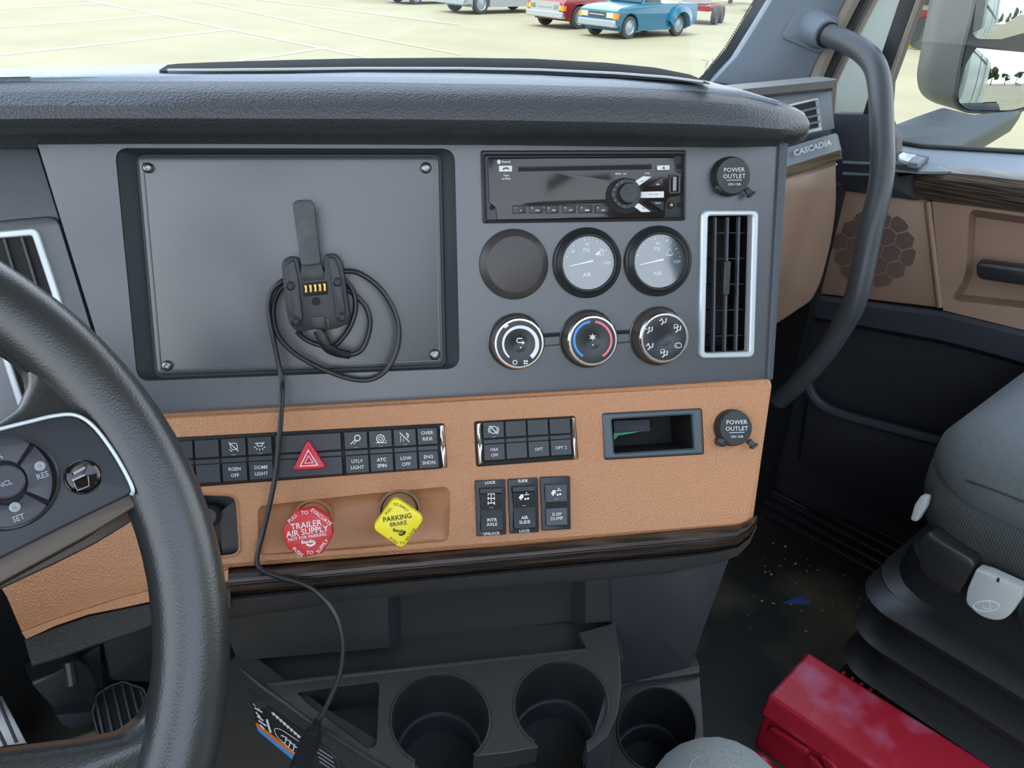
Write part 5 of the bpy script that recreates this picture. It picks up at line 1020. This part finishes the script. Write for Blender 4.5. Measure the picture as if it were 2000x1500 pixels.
# ------------------------------------------------------------------ parking lot
M_lot = mat('sunlit gravel lot', (138, 132, 106), .9, mottle=(.35, (126, 120, 96), .35, .75))
M_line = mat('lot paint', (150, 145, 120), .8)
gd = root('ground', (0, 0, -1.65), 'pale sunlit parking lot', None, kind='structure')
mb = MB(); mb.f = [(0, 1, 2, 3)]; mb.v = [V((x, y, -1.65)) for x, y in ((-180, -180), (180, -180), (180, 220), (-180, 220))]; obj('lot_surface', mb, M_lot, gd)
for pts, wd in (([(-60, 20), (0, 17), (200, 5)], 2.5), ([(-60, 58), (0, 53), (150, 42), (310, 28)], 3), ([(-60, 114), (0, 107), (250, 80), (445, 57)], 4), ([(470, 118), (560, 105), (640, 92)], 4), ([(140, -6), (280, 22), (450, 57), (620, 92), (760, 121)], 4), ([(360, -4), (520, 30), (700, 68), (900, 106)], 3), ([(480, -4), (640, 15), (900, 48)], 2.5)):
    HL = globals().get('HL', .002)+.001; mb = MB(); mb.stroke(G, pts, wd, HL); obj('parking_line', mb, M_line, gd)
GLS = mat('vehicle glass', (40, 52, 58), .08)
TYR = mat('tyre', (60, 62, 62), .8); RIMM = mat('alloy', (150, 160, 168), .35, .5); LMP = mat('head lamp', (190, 184, 150), .2); AMB = mat('amber lamp', (210, 130, 20), .3)
def car(name, lab, cat, group, paint, loc, rz, wb=2.55, wd=1.66, fo=.72, ro=1.0, hood=1.02, bed=True, chrome=None, scale=1.0, top=1.62, r=.35, big=False):
    Rz = Matrix.Rotation(rz, 3, 'Z'); L0 = V(loc); c = root(name, L0, lab, cat, group)
    T = lambda x, y, z: L0+Rz@(V((x, y, z))*scale)
    fx, rx = wb/2, -wb/2
    def arch(cx, n=9): return [(cx+(r+.09)*math.cos(math.radians(a)), r+(r+.09)*math.sin(math.radians(a))) for a in np.linspace(-15, 195, n)]
    prof = [(fx+fo, .42)]+[(fx+fo+.03, .62), (fx+fo, .86), (fx+fo-.25, hood-.06), (fx-.45, hood+.02), (fx-.60, hood+.05)]
    if bed: prof += [(rx+1.02, hood+.06), (rx+1.0, hood+.04), (rx-ro, hood+.02), (rx-ro-.02, .55)]
    else: prof += [(rx+.3, hood+.10), (rx-ro, hood+.06), (rx-ro-.05, .55)]
    prof += [(rx-ro+.1, .40)]+arch(rx)[::-1]+arch(fx)[::-1]+[(fx+r+.12, .40)]
    mb = MB(); rings = []
    for y, ins in ((wd/2-.03, .03), (wd/2, 0), (wd/2, 0), (-wd/2, 0), (-wd/2, 0), (-wd/2+.03, .03)):
        rings.append([T(x, y*(1 if z < .9 else .95), z) for x, z in prof])
    R = [mb.ring(rings[1]), mb.ring(rings[4])]; mb.bridge(*R); mb.cap(R[0]); mb.cap(R[1]); obj('body', mb, paint, c, ang=25)
    cab = [(fx-.58, hood+.02), (fx-1.05, top-.02), (fx-1.2, top+.03), (rx+1.15 if bed else rx-.3, top), (rx+1.03 if bed else rx-ro+.1, hood+.03)]
    mb = MB(); mb.loft([[T(x, s_*(wd/2-.06-(.13 if z > 1.2 else 0)), z) for x, z in cab] for s_ in (-1, 1)], True, True, True); g_ = obj('cabin', mb, paint, c, ang=25)
    for s_ in (-1, 1):
        mb = MB(); q = [(fx-.72, hood+.09), (fx-1.08, top-.10), (cab[3][0]+.1, top-.10), (cab[4][0]+.08, hood+.09)]
        k = lambda z: s_*(wd/2-.06-.13*(z-hood)/(top-hood)+.012); mb.prism([T(x, k(z), z) for x, z in q], Rz@V((0, s_*.01, 0))); obj('side_window', mb, GLS, g_)
    mb = MB(); a, b = cab[0], cab[1]; mb.prism([T(a[0]+.02-.05, y, a[1]+.05) for y in (-wd/2+.12, wd/2-.12)]+[T(b[0]+.03, y, b[1]-.06) for y in (wd/2-.24, -wd/2+.24)], Rz@V((.02, 0, .015))); obj('windscreen', mb, GLS, g_)
    ch = chrome or RIMM
    mb = MB(); mb.loft([[T(fx+fo+dx, y*wd/2, z) for y, z in ((-1.0, .36), (1.0, .36), (1.0, .58), (-1.0, .58))] for dx in (-.12, .10)], True, True, True); obj('front_bumper', mb, ch, c, bevel=.03)
    mb = MB(); mb.box(T(fx+fo+.02, 0, .72), Rz@V((.03, 0, 0)), Rz@V((0, wd*(.40 if big else .24), 0)), V((0, 0, .17 if big else .085))); gr = obj('grille', mb, TYR if not chrome else ch, c)
    mb = MB(); mb.box(T(fx+fo+.05, 0, .72), Rz@V((.015, 0, 0)), Rz@V((0, wd*.2, 0)), V((0, 0, .02))); obj('grille_bar', mb, RIMM, gr)
    for s_ in (-1, 1):
        mb = MB(); mb.box(T(fx+fo+.01, s_*wd*.34, .72), Rz@V((.04, 0, 0)), Rz@V((0, wd*.09, 0)), V((0, 0, .075))); h_ = obj('head_lamp', mb, LMP, c)
        mb = MB(); mb.box(T(fx+fo-.03, s_*wd*.465, .70), Rz@V((.07, 0, 0)), Rz@V((0, wd*.045, 0)), V((0, 0, .085))); obj('turn_signal', mb, AMB, h_)
        for x in (fx, rx):
            mb = MB(); mb.lathe(T(x, s_*(wd/2-.20), r), Rz@V((0, s_, 0)), [(r*.55*scale, 0), (r*.97*scale, .0), (r*scale, .03), (r*scale, .17*scale), (r*.94*scale, .2*scale), (r*.66*scale, .205*scale)], 28); w_ = obj('wheel', mb, TYR, c)
            mb = MB(); mb.lathe(T(x, s_*(wd/2-.20), r), Rz@V((0, s_, 0)), [(r*.67*scale, .20*scale), (r*.62*scale, .205*scale), (r*.55*scale, .16*scale), (r*.25*scale, .18*scale), (1e-4, .19*scale)], 20); obj('wheel_rim', mb, RIMM, w_)
        if bed == 2:
            mb = MB(); n = 12
            ar = [(rx+(r+.30)*math.cos(math.radians(a)), r+.08+(r+.22)*math.sin(math.radians(a))) for a in np.linspace(8, 172, n)]; ai = [(rx+(r+.10)*math.cos(math.radians(a)), r+(r+.10)*math.sin(math.radians(a))) for a in np.linspace(-5, 185, n)]
            rg = [[T(x, s_*y, z) for x, z in pr] for pr, y in ((ar, wd/2-.02), (ar, wd/2+.10), (ai, wd/2+.16), (ai, wd/2-.02))]; mb.loft(rg, False); obj('rear_fender', mb, paint, c)
    return c
P_blue = mat('teal paint', (12, 92, 120), .25, coat=.5); P_red = mat('red paint', (130, 22, 32), .25, coat=.5); P_wht = mat('white car paint', (146, 152, 152), .3, coat=.3); P_dk = mat('dark car paint', (52, 60, 66), .3)
gA, gB = G.hit(1225, 76), G.hit(1320, 70)
grp = None
rzb = math.atan2((gA-gB).y, (gA-gB).x); nb = V((-math.sin(rzb), math.cos(rzb), 0)); wbb = (gA-gB).length
car('pickup_truck', 'teal blue pickup with amber lamps parked on the pale lot', 'pickup', grp, P_blue, (gA+gB)/2-nb*.76, rzb, wb=wbb, bed=2, top=1.58)
gR = G.hit(1124, 57); car('pickup_truck', 'red pickup with bright silver front, parked just left of the teal pickup', 'pickup', grp, P_red, gR-nb*.9+V((1.7, 0, 0)), rzb, wb=3.2, wd=1.9, fo=.85, hood=1.12, chrome=P_wht, r=.38, top=1.85, big=True)
gW = G.hit(936, 28); car('pickup_truck', 'white pickup parked left of the red pickup', 'pickup', grp, P_wht, gW-nb*.9+V((1.75, 0, 0)), rzb, wb=3.4, wd=1.9, fo=.9, hood=1.12, r=.40, top=1.85)
gK = G.hit(812, 9); car('parked_car', 'pale silver car farther left, only its wheels in view', 'car', grp, mat('silver paint', (116, 124, 128), .3), gK-nb*.85+V((1.4, 0, 0)), rzb, wb=2.7, bed=0, top=1.6)
gF = G.hit(722, -1); car('parked_car', 'farthest dark car at the top edge of the lot', 'car', grp, P_dk, gF-nb*.85+V((1.3, 0, 0)), rzb, wb=2.7, bed=0, top=1.6)
# small red and white trailer behind the teal pickup
t0 = G.hit(1392, 47); tl = root('utility_trailer', t0, 'low red and white utility trailer behind the teal pickup', 'trailer')
ud = V((.92, .4, 0)).normalized(); vd = V((-ud.y, ud.x, 0))
mb = MB(); mb.box(t0+ud*.3+Z*.62+vd*.8, ud*1.3, vd*.8, Z*.10); obj('deck', mb, P_red, tl)
mb = MB(); mb.box(t0+ud*.2-vd*.02+Z*.48, ud*.5, vd*.03, Z*.13); obj('plate', mb, P_wht, tl)
for k in (-1, 1):
    mb = MB(); mb.lathe(t0+ud*(.3+.55*k)+Z*.33-vd*.0, -vd, [(.14, 0), (.33, 0), (.33, .2), (.16, .2), (1e-4, .16)], 20); obj('wheel', mb, TYR, tl)
mb = MB(); mb.box(t0+ud*.4+Z*1.15+vd*.9, ud*.5, vd*.5, Z*.4); obj('crate', mb, P_wht, tl)
# tank trailer seen through the door window
k0 = G.hit(1786, 96); tk = root('tank_trailer', k0, 'grey tank trailer with red frame and yellow mudguard beyond the door window', 'trailer')
ud = V((.80, .6, 0)).normalized(); vd = V((-ud.y, ud.x, 0)); rd = V((.756, -.653, 0))
mb = MB(); mb.lathe(k0+vd*.9+Z*2.35-rd*1.2+rd*.6, rd, [(1e-4, 0), (.5, .02), (.95, .12), (1.0, .3), (1.0, 7)], 32, cap1=True); obj('tank', mb, mat('tank grey', (120, 122, 112), .35, .3), tk)
mb = MB(); mb.box(k0+vd*.6+Z*1.30+rd*3.2, rd*3.6, vd*.5, Z*.10); obj('frame', mb, P_wht, tk)
mb = MB(); mb.box(k0+Z*1.0+rd*.05, rd*.16, vd*.05, Z*.22); obj('tail_panel', mb, P_red, tk)
mb = MB(); mb.box(k0+Z*.40-rd*.16, rd*.13, vd*.06, Z*.36); obj('mudguard', mb, mat('yellow guard', (206, 166, 16), .4), tk)
mb = MB(); mb.box(k0+Z*.36+rd*.05, rd*.09, vd*.06, Z*.28); obj('mud_flap', mb, P_wht, tk)
for dx in (.30, 1.5):
    mb = MB(); mb.lathe(k0+Z*.5+rd*dx+vd*.1, (ray(1790, 80)*-1).normalized(), [(.2, 0), (.5, 0), (.5, .25), (.3, .26), (1e-4, .2)], 24); obj('wheel', mb, TYR, tk)

# ------------------------------------------------------------------ trees
M_leaf = mat('tree leaves', (74, 92, 52), .8, mottle=(1.2, (40, 56, 34), .35, .7)); M_leaf2 = mat('dry bush', (96, 92, 78), .9, mottle=(1.5, (56, 56, 46), .35, .7)); M_bark = mat('bark', (84, 70, 56), .9)
def tree(loc, h, wdt, m, lab, group, seed):
    rnd = random.Random(seed); L0 = V(loc); t = root('tree', L0, lab, 'tree', group)
    mb = MB(); mb.tube([L0, L0+V((.1, 0, h*.4)), L0+V((0, .1, h*.7))], [h*.03, h*.02, h*.008], 8); obj('trunk', mb, M_bark, t)
    mb = MB()
    for b in range(9):
        c = L0+V((rnd.uniform(-.5, .5)*wdt, rnd.uniform(-.5, .5)*wdt, h*rnd.uniform(.32, .86))); rr_ = wdt*rnd.uniform(.22, .38)
        for k in range(150):
            d = V((rnd.gauss(0, 1), rnd.gauss(0, 1), rnd.gauss(0, 1))).normalized(); p = c+d*rr_*rnd.uniform(.75, 1.05); u = d.orthogonal().normalized(); u = Matrix.Rotation(rnd.uniform(0, 6.28), 3, d)@u; v = d.cross(u); s_ = wdt*rnd.uniform(.04, .08)
            d2 = d*s_*rnd.uniform(-.5, .5); i = len(mb.v); mb.v += [p-u*s_, p-v*s_*.6+d2, p+u*s_, p+v*s_*.6-d2]; mb.f.append((i, i+1, i+2, i+3))
        n = 8; R = [[c+V((math.sin(PI*(j+.01)/6.02)*math.cos(2*PI*k/n), math.sin(PI*(j+.01)/6.02)*math.sin(2*PI*k/n), math.cos(PI*j/6)))*rr_*.86 for k in range(n)] for j in range(7)]; mb.loft(R)
    obj('foliage', mb, m, t, ang=20); return t
for i, (x, d, h) in enumerate(((1330, 60, 4), (1376, 52, 4.2), (1422, 54, 4.5), (1470, 48, 4.5), (1520, 46, 5))):
    r_ = ray(x, 30); r_ = V((r_.x, r_.y, 0)).normalized(); tree(V((r_.x*d, r_.y*d, -1.65)), h, h*.45, M_leaf2, ('grey brown bush behind the teal pickup bed', 'grey brown bush left above the red trailer', 'grey brown bush right above the red trailer', 'grey brown bush beside the windscreen pillar', 'grey brown bush mostly behind the windscreen pillar')[i], 'bushes at the far edge of the lot', 20+i)
for i, (x, y, h) in enumerate(((-16, -90, 14), (-4, -96, 16), (8, -90, 13), (19, -96, 16), (30, -90, 14), (42, -95, 17), (56, -90, 15), (72, -86, 15))):
    tree((x, y, -1.65), h, h*.48, M_leaf, '%s green tree from the left in the row reflected in the mirror' % ('first', 'second', 'third', 'fourth', 'fifth', 'sixth', 'seventh', 'eighth')[i], 'trees reflected in the mirror', 50+i)
for i, (x, y, h) in enumerate(((22, -24, 14), (35, -32, 16), (24, -44, 15), (48, -38, 16))):
    tree((x, y, -1.65), h, h*.46, M_leaf, ('nearest dark green tree reflected in the small upper mirror glass', 'tall green tree second from the left in the upper mirror glass', 'green tree at the back of the clump in the upper mirror', 'green tree at the outer side of the upper mirror clump')[i], 'trees reflected in the upper mirror', 80+i)
car('parked_car', 'small white car reflected in the mirror under the trees', 'car', None, P_wht, (17, -72, -1.65), .4, bed=0)
car('pickup_truck', 'red and white pickup reflected in the mirror under the trees', 'pickup', None, P_red, (24, -70, -1.65), .3, bed=1, chrome=P_wht)
for pts in (((14, -60), (16, -8)), ((20, -62), (26, -8)), ((30, -60), (40, -10))):
    mb = MB(); a, b = [V((x, y, -1.645)) for x, y in pts]; n_ = (b-a).normalized().cross(Z)*.08; mb.v = [a-n_, a+n_, b+n_, b-n_]; mb.f = [(0, 1, 2, 3)]; obj('parking_line', mb, M_line, gd)
